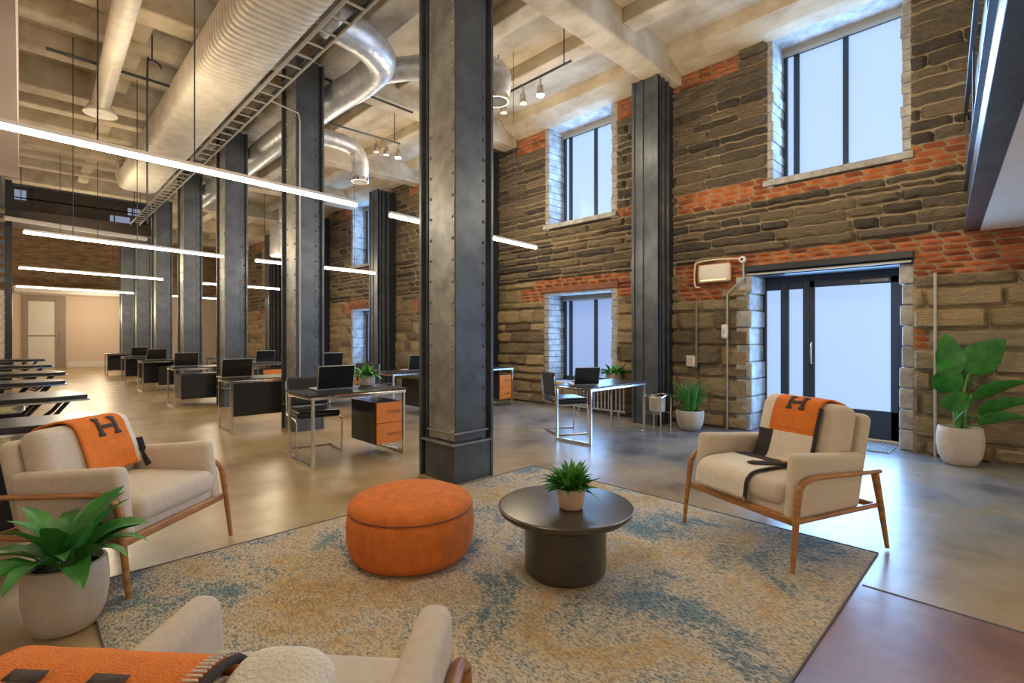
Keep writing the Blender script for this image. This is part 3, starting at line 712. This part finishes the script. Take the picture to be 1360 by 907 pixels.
# snake-like grass plant by heater
t = thing('potted_snake_plant', 'spiky upright green plant in a rounded beige pot left of the door', 'potted plant', (6.62, 3.24, 0))
pot(t, [(.10, 0), (.13, .01), (.17, .09), (.185, .19), (.185, .26), (.182, .27)], 'pot', .165, .25)
lf = MB(); rnd = random.Random(11)
for k in range(60):
    az = rnd.uniform(0, 6.28); q = rnd.random()*.12
    blade(lf, (q*cos(az), q*sin(az), .25), az, rnd.uniform(.28, .50), .032, rnd.uniform(1.0, 1.5), rnd.uniform(0, .6), .4, 7)
lf.build('leaves', 'leaf', t, smooth=80)
def small_plant(loc, label, pr, ph, name='potted_foliage_plant', s=1, mat='pot'):
    t = thing(name, label, 'potted plant', loc)
    pot(t, [(pr*.75, 0), (pr*.95, ph*.15), (pr, ph*.5), (pr*.93, ph)], mat, pr*.8, ph*.9)
    lf = MB(); rnd = random.Random(int(loc[1]*100))
    for k in range(90):
        az = rnd.uniform(0, 6.28)
        blade(lf, (pr*.5*cos(az), pr*.5*sin(az), ph*.9), az, rnd.uniform(.08, .24)*s, .045*s, rnd.uniform(.2, 1.4), rnd.uniform(.3, 1.5), .3, 5, twist=rnd.uniform(-.7, .7), stem=.3)
    lf.build('leaves', 'leaf_light', t, smooth=80)
small_plant((6.86, 4.66, .53), 'small leafy plant in a wide grey pot on the low radiator by the wall column', .13, .17)

# ================================================================== ARMCHAIRS
def xform_lean(c, a):
    return Matrix.Translation(c) @ Matrix.Rotation(-a, 4, 'X')
def armchair(loc, rz, w, bh, label, lean=radians(14)):
    t = thing('armchair', label, 'armchair', loc, rz, None); hw = w/2; iw = w-.16
    MB().rbox((0, -.02, .305), (iw+.02, .64, .10), .03).build('seat_base', 'cream', t, smooth=60)
    MB().rbox((0, -.075, .385), (iw, .60, .135), .055, puff=(0, 0, .02)).build('seat_cushion', 'cream', t, smooth=60)
    bc = Vector((0, .245, .43+(bh-.43)/2)); hh = (bh-.40)
    xf = xform_lean(bc, lean)
    MB().rbox((0, 0, 0), (iw-.02, .15, hh), .06, xf=xf, puff=(0, .02, 0)).build('back_cushion', 'cream', t, smooth=60)
    xf2 = xform_lean(Vector((0, .335, .27+(bh-.31)/2)), lean)
    MB().rbox((0, 0, 0), (iw+.05, .085, bh-.30), .04, xf=xf2).build('backrest', 'cream', t, smooth=60)
    for s in (-1, 1):
        a = MB()
        def fn(o, s=s):
            y, z = o.y, o.z; k = (z+.16)/.32      # 0 bottom .. 1 top
            return (o.x*(.9+.15*k), y*(1-.15*k) if y < 0 else y*(.80+.18*k), z-.022*(y/.33)*k+.008)
        a.rbox((s*(hw-.05), -.03, .42), (.082, .66, .35), .036, fn=fn)
        a.build('armrest', 'cream', t, smooth=60)
        x = s*(hw+.012)
        P = spline([(x+s*.005, -.40, 0), (x+s*.003, -.375, .20), (x, -.355, .36), (x, -.335, .44), (x, -.27, .485), (x, -.15, .492), (x, .12, .478), (x, .38, .468)], 6)
        n = len(P); cut = 18
        MB().tube(P[:cut+1], [.011+.007*min(1, i/12) for i in range(cut+1)], 12, sq=1.15).build('leg', 'wood', t, smooth=60)
        MB().tube(P[cut:], [.018-.003*max(0, (i-12))/12 for i in range(n-cut)], 12, sq=.8).build('arm_rail', 'wood', t, smooth=60)
        MB().tube([(x+s*.012, .43, 0), (x+s*.005, .38, .25), (x, .33, .46)], [.012, .018, .022], 12).build('leg', 'wood', t, smooth=60)
        MB().tube([(x-s*.01, -.34, .262), (x-s*.01, .37, .262)], .014, 10).build('side_rail', 'wood', t, smooth=60)
    MB().rbox((0, -.345, .258), (w+.0, .035, .045), .012).build('front_rail', 'wood', t, smooth=60)
    MB().rbox((0, .345, .262), (w-.02, .03, .035), .01).build('rear_rail', 'wood', t, smooth=60)
    return t, bc, hh, lean
def chair_path(bc, hh, a, front=True, seat=None, back=.12, r=.012):
    # side profile (y,z) from behind the backrest, over the cushion, down its front
    u = Vector((sin(a), cos(a))); nf = Vector((-cos(a), sin(a))); c = Vector((bc.y, bc.z)); T = hh/2
    P = []
    P.append(c+u*(T-back)-nf*(.175)); P.append(c+u*(T-.03)-nf*(.172)); P.append(c+u*(T+.012)-nf*.13)
    P.append(c+u*(T+.020)-nf*.05); P.append(c+u*(T+.020)+nf*.02); P.append(c+u*(T-.015)+nf*.085)
    P.append(c+u*(T-.10)+nf*.106)
    return P, u, nf, c, T
def ribbon(name, path2, x0, x1, skew, regions, mats, chair, loc, rz, label, nx=22, wob=.004, emblem=None):
    P = spline([(0, p[0], p[1]) for p in path2], 8); L = [0]
    for a, b in zip(P[:-1], P[1:]): L.append(L[-1]+(b-a).length)
    T = L[-1]
    def at(x, s):
        s = max(0, min(T-1e-6, s)); i = 0
        while L[i+1] < s: i += 1
        f_ = (s-L[i])/(L[i+1]-L[i]); p = P[i].lerp(P[i+1], f_)
        tn = (P[min(i+1, len(P)-1)]-P[max(i-1, 0)]).normalized(); nn = Vector((0, tn.z, -tn.y))
        return Vector((x+skew(s/T), p.y, p.z)), nn
    mb = MB(); ns = int(T/.015); vs = []
    for i in range(ns+1):
        s = T*i/ns
        for k in range(nx+1):
            x = x0+(x1-x0)*k/nx; p, nn = at(x, s)
            p += nn*(wob*noise.noise(Vector((x*14, s*9, 2)))); vs.append(p)
    for i in range(ns):
        for k in range(nx):
            mi = regions((k+.5)/nx, (i+.5)/ns); mb.add([], [], 0)
            mb.f.append((i*(nx+1)+k, (i+1)*(nx+1)+k, (i+1)*(nx+1)+k+1, i*(nx+1)+k+1)); mb.m.append(mi); mb.tone.append(0)
    mb.v = [tuple(v) for v in vs]
    o = mb.build(name, mats, smooth=80, solid=.011); o.location = loc; o.rotation_euler = (0, 0, rz); tag(o, label, 'throw')
    return o, at, T
def letter_h(at, cx, s_mid, w, h, parent, flip=1, side=1, st=.022, lift=.010):
    # H drawn on the cloth; h along the path, w across
    mb = MB()
    def strip_(xa, xb, sa, sb):
        n = max(1, int(abs(sb-sa)/.012)); m = max(1, int(abs(xb-xa)/.012)); vs = []
        for i in range(n+1):
            for k in range(m+1):
                p, nn = at(xa+(xb-xa)*k/m, sa+(sb-sa)*i/n); vs.append(p+nn*lift*side)
        mb.add(vs, [(i*(m+1)+k, (i+1)*(m+1)+k, (i+1)*(m+1)+k+1, i*(m+1)+k+1) for i in range(n) for k in range(m)])
    for sg in (-1, 1):
        c = cx+sg*(w/2-st/2)
        strip_(c-st/2, c+st/2, s_mid-h/2, s_mid+h/2)
        for e in (-1, 1): strip_(c-st*.85, c+st*.85, s_mid+e*h/2-e*.018, s_mid+e*h/2)
    strip_(cx-w/2+st, cx+w/2-st, s_mid-.009, s_mid+.012)
    o = mb.build('letter_h', 'emblem', parent, smooth=80, solid=.002); return o

# --- armchair on the right, facing the table
loc3 = (3.50, 1.12, RZ); rz3 = atan2(-.94, -.35)
ch, bc, hh, a = armchair(loc3, rz3, .78, .84, 'cream armchair with a wooden frame on the right of the rug, facing left')
P, u, nf, c, T = chair_path(bc, hh, a)
P += [c+u*(T-.22)+nf*.112, c+u*(.0)+nf*.112, c+u*(-.06)+nf*.11, Vector((.075, .475)), Vector((.0, .478)), Vector((-.15, .482)), Vector((-.27, .478)), Vector((-.345, .462)), Vector((-.388, .42)), Vector((-.395, .36)), Vector((-.397, .31))]
def reg3(u_, v):
    if v < .44:
        if u_ < .20: return 1
        return 0
    if v < .60: return 2 if u_ < .27 else 1
    if v < .70: return 2
    return 3 if u_ > .97 else 1
o, at, TT = ribbon('throw_blanket', P, -.23, .17, lambda s: -.0+(-.02)*s-.10*max(0, s-.5), reg3, ['orange_wool', 'cream2', 'grey_wool', 'grey_wool'], ch, loc3, rz3, 'orange, cream and charcoal throw draped over the back and seat of the right armchair')
letter_h(at, .0, .395, .115, .10, o, st=.024)
# fringe stitches on the hanging edge, folded dark end beside
q = MB()
for k in range(24):
    x = -.23+.40*(k+.5)/24; p, nn = at(x, TT-.012); q.tube([p+nn*.006, p+nn*.008+Vector((0, 0, -.022))], .0022, 5)
q.build('stitching', 'cream2', o)
fold = [at(.175, TT*(.30+.36*k/14))[0]+Vector((0, 0, 0)) for k in range(15)]
q = MB(); q.tube([p_+Vector((.004, -.006, .006)) for p_ in fold], .017, 8, sq=.5); q.build('folded_edge', 'grey_wool', o, smooth=True)
pa = spline([(.21, .10, .492), (.17, .02, .494), (.11, -.08, .496), (.05, -.19, .496), (-.02, -.25, .492)], 6)
q = MB(); q.tube(pa, [.012]+[.034]*(len(pa)-4)+[.028, .018, .006], 10, sq=.3); q.build('folded_corner', 'grey_wool', o, smooth=True)
q = MB(); q.tube([p_+Vector((.012, .022, .006)) for p_ in pa[:15]], .016, 8, sq=.5); q.build('folded_lining', 'orange_wool', o, smooth=True)

# --- armchair on the left
d1 = Vector((.65, -.76, 0)).normalized(); rz1 = atan2(d1.x, -d1.y)
fm = Vector((.66, 3.33, 0)); c1 = fm-d1*.39; loc1 = (c1.x, c1.y, RZ)
ch, bc, hh, a = armchair(loc1, rz1, .74, .77, 'cream armchair with a wooden frame on the left of the rug, beside the big plant')
P, u, nf, c, T = chair_path(bc, hh, a, back=.16)
P += [c+u*(T-.20)+nf*.112, c+u*(-.06)+nf*.11, c+u*(-.13)+nf*.11]
o, at, TT = ribbon('throw_blanket', P, -.13, .21, lambda s: .05*s, lambda u_, v: 1 if (u_ > .93) else 0, ['orange_wool', 'cream2', 'grey_wool'], ch, loc1, rz1, 'orange throw with a dark letter H hanging over the back of the left armchair')
letter_h(at, .055, .462, .13, .115, o, st=.026)
q = MB(); pa = spline([(.27, c.x+nf.x*.12+u.x*.02, c.y+nf.y*.12+u.y*.02), (.285, c.x+nf.x*.118-u.x*.06, c.y+nf.y*.12-.07), (.28, .075, .475)], 6)
q.tube(pa, .024, 8, sq=.4); q.build('dark_tassel_edge', 'grey_wool', o, smooth=True)

# --- armchair at the bottom, back to the camera
d2 = Vector((.75, .66, 0)).normalized(); rz2 = atan2(d2.x, -d2.y)
c2 = Vector((.585, 1.29, 0))-d2*.36; loc2 = (c2.x, c2.y, RZ)
ch, bc, hh, a = armchair(loc2, rz2, .70, .78, 'cream armchair seen from behind at the bottom edge of the picture')
P, u, nf, c, T = chair_path(bc, hh, a, back=.30)
P += [c+u*(T-.20)+nf*.115, c+u*(-.05)+nf*.11]
def reg2(u_, v):
    return 0
o, at, TT = ribbon('throw_blanket', P, -.10, .225, lambda s: 0, reg2, ['orange_wool', 'cream2', 'grey_wool'], ch, loc2, rz2, 'orange throw with a letter H over the armchair back at the bottom left corner')
letter_h(at, .075, .425, .15, .11, o, st=.03)
q = MB()
nn_ = int(TT/.008)
for i in range(nn_):
    p, n1 = at(-.103, TT*(i+.5)/nn_); q.tube([p+Vector((.016, 0, 0))+n1*.009, p+Vector((-.006, 0, 0))+n1*.010], .0018, 5)
q.build('whipstitch', 'cream2', o)
q = MB().tube([at(-.115, TT*i/40)[0]+at(-.115, TT*i/40)[1]*.002 for i in range(12, 41)], .007, 8); q.build('dark_edge', 'grey_wool', o, smooth=True)
q = MB(); 
def lumpy(o_): return (o_.x+.01*noise.noise(o_*9), o_.y+.008*noise.noise(o_*7+Vector((3, 0, 0))), o_.z+.012*noise.noise(o_*8+Vector((0, 5, 0))))
q.rbox((-.195, 0, 0), (.165, .25, hh*.75), .06, xf=xform_lean(Vector((0, bc.y+.035, bc.z+.068)), a), fn=lumpy); 
tag(q.build('wool_blanket', 'cream2', smooth=True), 'folded cream wool blanket beside the orange throw on the bottom armchair back', 'blanket')
wb = bpy.data.objects['wool_blanket']; wb.location = loc2; wb.rotation_euler = (0, 0, rz2)

# ================================================================== OFFICE DESKS
def laptop(loc, rz, label, s=1.0):
    t = thing('laptop', label, 'laptop', loc, rz, 'laptops on the desks')
    MB().box((-.19*s, -.13*s, .004), (.19*s, .13*s, .02)).build('keyboard_base', 'grey_pvc', t, bevel=.004)
    xf = Matrix.Translation((0, .13*s, .02)) @ Matrix.Rotation(-radians(12), 4, 'X')
    MB().box((-.195*s, -.004, 0), (.195*s, .008, .25*s), xf=xf).build('lid', 'grey_pvc', t, bevel=.004)
    MB().box((-.19*s, -.008, .006), (.19*s, -.004, .245*s), xf=xf).build('screen', 'screen', t)
    MB().box((-.188*s, .008, .006), (.188*s, .012, .245*s), xf=xf).build('lid_cover', 'screen', t)
def desk(x0, y0, wd, dp, label, h=.72, cab=None, cabx=None, modesty=False, panel=False):
    t = thing('office_desk', label, 'desk', (x0+wd/2, y0+dp/2, 0), 0, 'chrome and black office desks')
    X0, X1, Y0, Y1 = -wd/2, wd/2, -dp/2, dp/2
    MB().box((X0-.03, Y0-.03, h-.012), (X1+.03, Y1+.03, h)).build('desktop', 'black', t, bevel=.003)
    e = MB()
    for z in (h-.05,):
        e.box((X0-.02, Y0-.02, z), (X1+.02, Y0, z+.028)); e.box((X0-.02, Y1, z), (X1+.02, Y1+.02, z+.028)); e.box((X0-.02, Y0, z), (X0, Y1, z+.028)); e.box((X1, Y0, z), (X1+.02, Y1, z+.028))
    e.build('top_frame', 'chrome', t, bevel=.003)
    for x in (X0, X1):
        for y in (Y0, Y1): MB().box((x-.014, y-.014, .0), (x+.014, y+.014, h-.05)).build('leg', 'chrome', t, bevel=.004)
        MB().box((x-.016, Y0, .0), (x+.016, Y1, .03)).build('foot_bar', 'chrome', t, bevel=.004)
    if modesty:
        MB().box((X0+.05, Y1-.03, .15), (X1-.05, Y1-.015, h-.06)).build('modesty_panel', 'black', t)
    if panel:
        MB().box((X0+.03, Y0+.0, .22), (X1-.03, Y0+.05, h-.06)).build('front_panel', 'black', t, bevel=.006)
    if cab:
        a, b = cabx
        c_ = MB(); c_.box((X0+a, Y0+.012, .13), (X0+b, Y1-.04, h-.14)); co_ = c_.build('cabinet', 'black', t, bevel=.004)
        dm = 'orange_cab' if cab == 'orange' else 'black'
        zt = h-.145; zm = (.135+zt)/2
        for k, (za, zc) in enumerate(((.135, zm-.003), (zm+.003, zt))):
            d_ = MB().box((X0+a+.008, Y0-.006, za), (X0+b-.004, Y0+.014, zc)).build('drawer', dm, co_, bevel=.003)
            if cab == 'orange':
                d_['label'] = 'orange drawer front'
        if cab == 'orange':
            q = MB(); r_ = random.Random(4)
            for zz in (h-.24, h-.26, .235, .22):
                x = X0+a+(b-a)*.40
                while x < X0+b-.03:
                    l = r_.uniform(.006, .018); q.box((x, Y0-.0075, zz), (x+l, Y0-.006, zz+.007)); x += l+.004
            q.build('printed_lines', 'ink', co_)
    return t
def office_chair(loc, rz, label, sw=.46):
    t = thing('office_chair', label, 'office chair', loc, rz, 'black and chrome office chairs')
    MB().rbox((0, 0, .44), (sw, .46, .08), .035).build('seat', 'black', t, smooth=60)
    MB().rbox((0, 0, 0), (sw-.03, .04, .32), .018, xf=xform_lean(Vector((0, .235, .66)), .12)).build('backrest', 'blackmat', t, smooth=60)
    for s in (-1, 1):
        x = s*(sw/2+.01)
        MB().tube(spline([(x, .26, .78), (x, .235, .50), (x, .20, .40), (x, -.16, .39), (x, -.22, .33), (x, -.22, .06), (x, -.17, .012), (x, .22, .012)], 5), .011, 8).build('frame', 'chrome', t, smooth=True)
    MB().tube([(-sw/2, .22, .012), (sw/2, .22, .012)], .011, 8).build('rear_bar', 'chrome', t)

desk(2.02, 4.84, 1.02, .60, 'glass-topped chrome desk with orange drawers left of the foreground column', cab='orange', cabx=(.68, 1.0))
laptop((2.40, 5.28, .72), pi+radians(-4), 'open black laptop on the desk with orange drawers beside the second column')
office_chair((2.36, 5.62, 0), radians(-8), 'black office chair tucked behind the desk with orange drawers')
small_plant((2.86, 5.36, .72), 'leafy green plant in an oval cream pot on the desk with orange drawers', .085, .12, s=.8)
desk(1.98, 7.34, .92, .56, 'chrome desk with a black front panel beside the second column', panel=True)
laptop((2.12, 7.75, .72), pi, 'open black laptop on the second desk in the left row')
desk(1.98, 10.78, .95, .6, 'chrome desk third in the left row with black drawers', cab='black', cabx=(.1, .9))
laptop((2.2, 11.15, .72), pi, 'open black laptop on the third desk of the left row')
desk(2.0, 14.3, 1.0, .62, 'chrome desk fourth in the left row', cab='black', cabx=(.3, .9), modesty=True)
laptop((2.3, 14.7, .72), pi, 'open black laptop on the fourth desk of the left row')
desk(2.0, 17.15, 1.0, .62, 'chrome desk fifth in the left row near the back wall', cab='black', cabx=(.3, .9), modesty=True)
laptop((2.35, 17.5, .72), pi, 'open black laptop on the fifth desk of the left row')
desk(1.95, 20.6, 1.0, .62, 'farthest chrome desk of the left row by the back wall', modesty=True)
# right desk by the window
desk(4.80, 3.58, 1.19, .52, 'open chrome desk with a thin glass top under the lower window', h=.69)
laptop((4.98, 3.84, .69), radians(152), 'open laptop on the open chrome desk under the lower window', .85)
office_chair((5.28, 4.36, 0), radians(62), 'black office chair at the open chrome desk under the lower window')
# second row by the stone wall
desk(5.55, 6.72, 1.02, .55, 'chrome desk with orange drawers just right of the foreground column', cab='orange', cabx=(.70, 1.0))
desk(4.15, 6.9, .95, .6, 'chrome desk with black drawers just left of the foreground column', cab='black', cabx=(.5, .9))
laptop((4.72, 7.2, .72), pi, 'open laptop immediately left of the foreground column')
office_chair((4.4, 7.95, 0), 0, 'black office chair behind the desk just left of the foreground column')
desk(3.75, 8.9, 1.0, .6, 'chrome desk with orange drawers behind the potted plant on the near desk', cab='orange', cabx=(.35, 1.0))
laptop((4.15, 9.2, .72), pi, 'open laptop behind the near laptop, before the lit stone wall')
office_chair((4.1, 9.95, 0), 0, 'black office chair seen past the near laptop by the stone wall')
desk(3.55, 11.3, 1.0, .6, 'far chrome desk with orange drawers between the second and third columns', cab='orange', cabx=(.1, .98))
laptop((3.75, 11.6, .72), pi, 'open dark blue laptop between the second and third columns')
small_plant((4.28, 11.5, .72), 'small potted plant on the far desk between the second and third columns', .08, .1, s=.8)
desk(3.6, 15.0, 1.0, .6, 'far chrome desk with orange drawers between the third and fourth columns', cab='orange', cabx=(.1, .98))
laptop((3.9, 15.3, .72), pi, 'open dark laptop between the third and fourth columns')

# ================================================================== LEFT ROW OF BLACK DESKS
def black_desk(y, label, d=.5, xr=.42, planter=True):
    t = thing('black_workbench', label, 'desk', (-.35, y, 0), 0, 'black angular desks along the left aisle')
    xr += .35
    T_ = MB(); T_.prism([(-.9, -.02), (xr-.25, -.10), (xr, .0), (xr, .05), (xr-.1, d*.75), (-.9, d)], 'z', .735, .775); T_.build('desktop', 'black', t, bevel=.008)
    e = MB(); e.prism([(-.9, -.03), (xr-.25, -.11), (xr+.015, -.01), (xr+.015, .02), (xr-.25, -.085), (-.9, -.005)], 'z', .722, .737); e.build('edge_trim', 'chrome', t)
    for yy in (.02, d*.6):
        br = MB()
        P = [(xr-.12, yy, .735), (xr-.22, yy, .60), (xr-.32, yy, .52), (xr-.44, yy, .56), (xr-.30, yy, .735)]
        br.tube(P, .018, 6); br.build('bracket', 'black', t)
    MB().prism([(-.9, 0), (.02, 0), (.10, .30), (.22, .735), (-.9, .735)], 'y', .03, d-.06).build('pedestal', 'black', t, bevel=.02)
    return t
yy = [(4.14, 'nearest black angular desk behind the left armchair', .5, .42), (5.9, 'second black angular desk along the left edge, above the planter', .75, .42), (7.9, 'third black angular desk along the left edge', .6, .36),
      (9.8, 'fourth black angular desk along the left edge', .8, .45), (12.3, 'fifth black angular desk along the left edge', .8, .38), (15.5, 'farthest black angular desk along the left edge', .8, .36)]
for y, l, d, xr in yy: black_desk(y, l, d, xr)
def planter(y0, y1, x1, z, label):
    t = thing('planter_box', label, 'planter', (-.45, (y0+y1)/2, 0), 0, 'planters between the left desks')
    hy = (y1-y0)/2; hx = x1+.45
    MB().box((-.7, -hy, 0), (hx, hy, z-.06)).build('box', 'black', t, bevel=.01)
    mb = MB(); nx_, ny_ = 30, 30; vs = []
    for i in range(nx_+1):
        for k in range(ny_+1):
            x = -.68+(hx+.66)*i/nx_; y = -hy+.02+(2*hy-.04)*k/ny_; e = min(i, nx_-i, k, ny_-k)/5
            vs.append((x, y, z-.08+min(1, e)*.05+.035*noise.noise(Vector((x*9, y*9+y0, 0)))+.025*noise.noise(Vector((x*28, y*28, 4)))))
    mb.add(vs, [(i*(ny_+1)+k, (i+1)*(ny_+1)+k, (i+1)*(ny_+1)+k+1, i*(ny_+1)+k+1) for i in range(nx_) for k in range(ny_)])
    o = mb.build('moss', 'moss', t, smooth=True); o['kind'] = 'stuff'
planter(4.75, 5.8, .02, .60, 'planter of moss and dry foliage between the two nearest black desks')
planter(6.75, 7.8, .02, .62, 'planter of green moss between the second and third black desks')
# louvred partition far left
t = thing('louvred_partition', 'dark steel post and pale louvred screen at the far left edge', 'partition', (-.25, 17.2, 0))
MB().box((-.05, -.05, 0), (.07, .12, 5.07)).build('post', 'blacksteel', t); MB().box((-1.5, -.05, 0), (-1.4, .12, 5.07)).build('post', 'blacksteel', t)
for k in range(10): MB().rbox((-.72, 0, .62+k*.19), (1.34, .05, .15), .02).build('louvre', 'white', t, smooth=True)
for k in range(11): MB().box((-1.4, -.02, 2.6+k*.22), (-.05, .03, 2.72+k*.22)).build('upper_slat', 'steel', t)

# ================================================================== FAR CATWALK
t = thing('catwalk_bridge', 'dark steel catwalk crossing high up near the back of the room', 'catwalk', (1.2, 17.6, 4.15))
MB().box((-1.5, 0, 0), (1.45, 1.2, .12)).build('deck', 'brickdark', t)
q = MB(); q.box((-1.5, -.04, .0), (1.45, 0, .30)); q.build('girder', 'brickdark', t)
q = MB(); q.box((-1.5, .3, .12), (1.45, .34, 1.0)); q.build('back_panel', 'brickdark', t)
for k in range(8): MB().box((-1.4+k*.4, -.03, .3), (-1.37+k*.4, 0, .95)).build('baluster', 'blacksteel', t)
MB().box((-1.5, -.04, .9), (1.45, .0, .94)).build('handrail', 'steel', t)
for x in (-1.2, 0, 1.2): MB().tube([(x, .6, .1), (x, .6, H-4.16)], .02, 8).build('hanger_rod', 'blacksteel', t); MB().box((-1.5, -.04, .6), (1.45, .0, .62)).build('midrail', 'steel', t)
for (x, z, w_, h_) in ((-1.35, .62, .22, .25), (.55, .35, .45, .18), (.95, .6, .3, .2)):
    MB().box((x, .28, z), (x+w_, .30, z+h_)).build('lit_panel', 'clearblue', t)
lp = tag(MB().tube([(-.3, 16.2, 3.98), (2.45, 17.0, 3.98)], [.055]*2, 12).build('lagged_pipe', 'white'), 'pale lagged pipe below the far dark catwalk', 'pipe')
for u_ in (.1, .9): MB().tube([(-.3+2.75*u_, 16.2+.8*u_, 4.0), (-.3+2.75*u_, 16.2+.8*u_, H-.01)], .008, 6).build('hanger_rod', 'blacksteel', lp)
# ================================================================== MEZZANINE EDGE, RIGHT
t = thing('mezzanine_edge', 'dark steel edge beam with a white soffit at the top right corner', 'mezzanine', (7.1, .42, 2.4), 0)
dx = Vector((-6.9, -.59, 0)); q = MB()
def slab(o0, o1, z0, z1, nm, mat, L0=0, L1=1, **k):
    d = dx.normalized(); n = Vector((d.y, -d.x, 0)) # n points towards +Y?
    n = Vector((-d.y, d.x, 0)); 
    if n.y > 0: n = -n
    a = dx*L0; b = dx*L1
    mb = MB(); vs = []
    for zz in (z0, z1):
        for p, o_ in ((a, o0), (b, o0), (b, o1), (a, o1)): v = p+n*o_; vs.append((v.x, v.y, zz))
    mb.add(vs, [(0, 1, 2, 3), (7, 6, 5, 4), (0, 4, 5, 1), (1, 5, 6, 2), (2, 6, 7, 3), (3, 7, 4, 0)]); return mb.build(nm, mat, t, **k)
slab(-.03, .10, .0, .02, 'lower_flange', 'steel', bevel=.003); slab(.0, .02, .02, .42, 'web', 'steel'); slab(-.03, .10, .42, .44, 'upper_flange', 'steel')
slab(.10, 1.6, -.01, .02, 'soffit', 'white'); slab(.02, 1.6, .44, .5, 'deck', 'blacksteel')
slab(-.03, .0, 1.15, 1.22, 'top_rail', 'frame'); slab(.02, .03, .5, 1.15, 'guard_panel', 'frame')
for u_ in (0.02, .25, .5, .75): slab(-.015, .0, .5, 1.15, 'baluster', 'steel', u_, u_+.008)

# ================================================================== WALL FITTINGS
xw = WX-.06
t = thing('wall_light', 'rounded cream wall light with a warm glow on the brick band left of the door', 'wall light', (xw, 3.08, 2.19))
MB().rbox((0, 0, 0), (.09, .46, .26), .035).build('body', 'lamp_cream', t, smooth=60); MB().rbox((-.045, 0, .01), (.02, .38, .20), .009).build('cover', 'white', t, smooth=60)
MB().box((-.05, -.18, -.105), (-.02, .18, -.085)).build('lens', 'warmglow', t)
tag(MB().tube(spline([(xw, 3.30, 2.0), (xw, 3.37, 2.04), (xw, 3.37, 2.3), (xw, 3.32, 2.37), (xw, 3.0, 2.38), (xw, 2.72, 2.36)], 5), .012, 8).build('conduit', 'lamp_cream'), 'cream conduit looping around the cream wall light', 'conduit')
t = thing('junction_box', 'small round junction box beside the top corner of the door lintel', 'junction box', (xw-.01, 2.68, 2.34))
MB().lathe([(.045, 0), (.045, .04), (.02, .05)], n=20, xf=Matrix.Rotation(-pi/2, 4, 'Y')).build('body', 'white', t, smooth=40); MB().lathe([(.018, .05), (.016, .058)], n=12, xf=Matrix.Rotation(-pi/2, 4, 'Y')).build('knob', 'blacksteel', t)
tag(MB().tube([(xw, 2.68, 2.30), (xw, 2.68, 2.10), (xw, 2.88, 1.90), (xw, 2.90, 1.88), (xw, 2.90, .0)], .014, 8).build('conduit', 'grey_pvc'), 'thin conduit dropping from the junction box to the floor left of the door', 'conduit')
t = thing('thermostat', 'oval white wall device on the conduit left of the door', 'wall device', (xw-.01, 2.93, 1.36))
MB().rbox((0, 0, 0), (.06, .09, .20), .029).build('body', 'white', t, smooth=True); MB().box((-.033, -.012, -.03), (-.028, .012, .03)).build('button', 'grey_pvc', t)
t = thing('switch_box', 'small white socket box at the foot of a short pipe by the wall column', 'socket', (xw, 3.43, .93))
MB().rbox((0, 0, 0), (.06, .13, .16), .012).build('body', 'white', t, smooth=60); MB().box((-.035, -.04, -.05), (-.03, .04, .05)).build('face', 'lamp_cream', t)
tag(MB().tube([(xw, 3.35, 1.82), (xw, 3.35, .84), (xw, 3.40, .83)], .02, 8).build('conduit', 'steel_light'), 'short grey pipe above the white socket box', 'conduit')
tag(MB().tube([(xw, .67, 1.98), (xw, .67, 0)], .015, 8).build('conduit', 'grey_pvc'), 'vertical pale conduit behind the tall plant right of the door', 'conduit')
t = thing('door_mat', 'grey floor grille mat in front of the glass door', 'mat', (7.06, 1.32, 0))
MB().box((-.24, -.28, 0), (.20, .55, .012)).build('frame', 'steel_light', t); q = MB()
for k in range(26): q.box((-.225, -.265+k*.031, .012), (.185, -.245+k*.031, .016))
q.build('bristles', 'mat', t)
# radiator + side stand
t = thing('radiator', 'low pale metal radiator rack under the lower window', 'radiator', (6.88, 4.95, 0))
for k in range(14): MB().box((-.03, -.50+k*.072, .08), (.03, -.475+k*.072, .52)).build('fin', 'chrome', t)
MB().box((-.11, -.52, .505), (.09, .50, .53)).build('top_rail', 'chrome', t); MB().box((-.035, -.52, .07), (.035, .50, .10)).build('bottom_rail', 'chrome', t)
for yy_ in (-.4, .4): MB().box((-.02, yy_, 0), (.02, yy_+.03, .08)).build('foot', 'chrome', t)
t = thing('side_stand', 'small chrome stand holding a beige bin beside the wall column', 'stand', (6.28, 3.55, 0))
for x in (-.14, .14):
    for y in (-.13, .13): MB().tube([(x, y, 0), (x, y, .46)], .010, 8).build('leg', 'chrome', t)
    MB().tube([(x, -.13, .24), (x, .13, .24)], .008, 8).build('stretcher', 'chrome', t)
MB().tube([(.14, .13, .24), (-.14, .13, .24)], .008, 8).build('stretcher', 'chrome', t)
MB().tube(spline([(-.14, -.13, .46), (0, -.15, .49), (.14, -.13, .46), (.15, 0, .49), (.14, .13, .46), (0, .15, .49), (-.14, .13, .46), (-.15, 0, .49), (-.14, -.13, .46)], 4), .012, 8).build('top_ring', 'chrome', t)
tag(MB().lathe([(.085, 0), (.105, .02), (.11, .2), (.105, .2)], (6.28, 3.55, .25), 24).build('waste_bin', 'pot', smooth=40), 'beige bin held in the small chrome stand', 'bin')
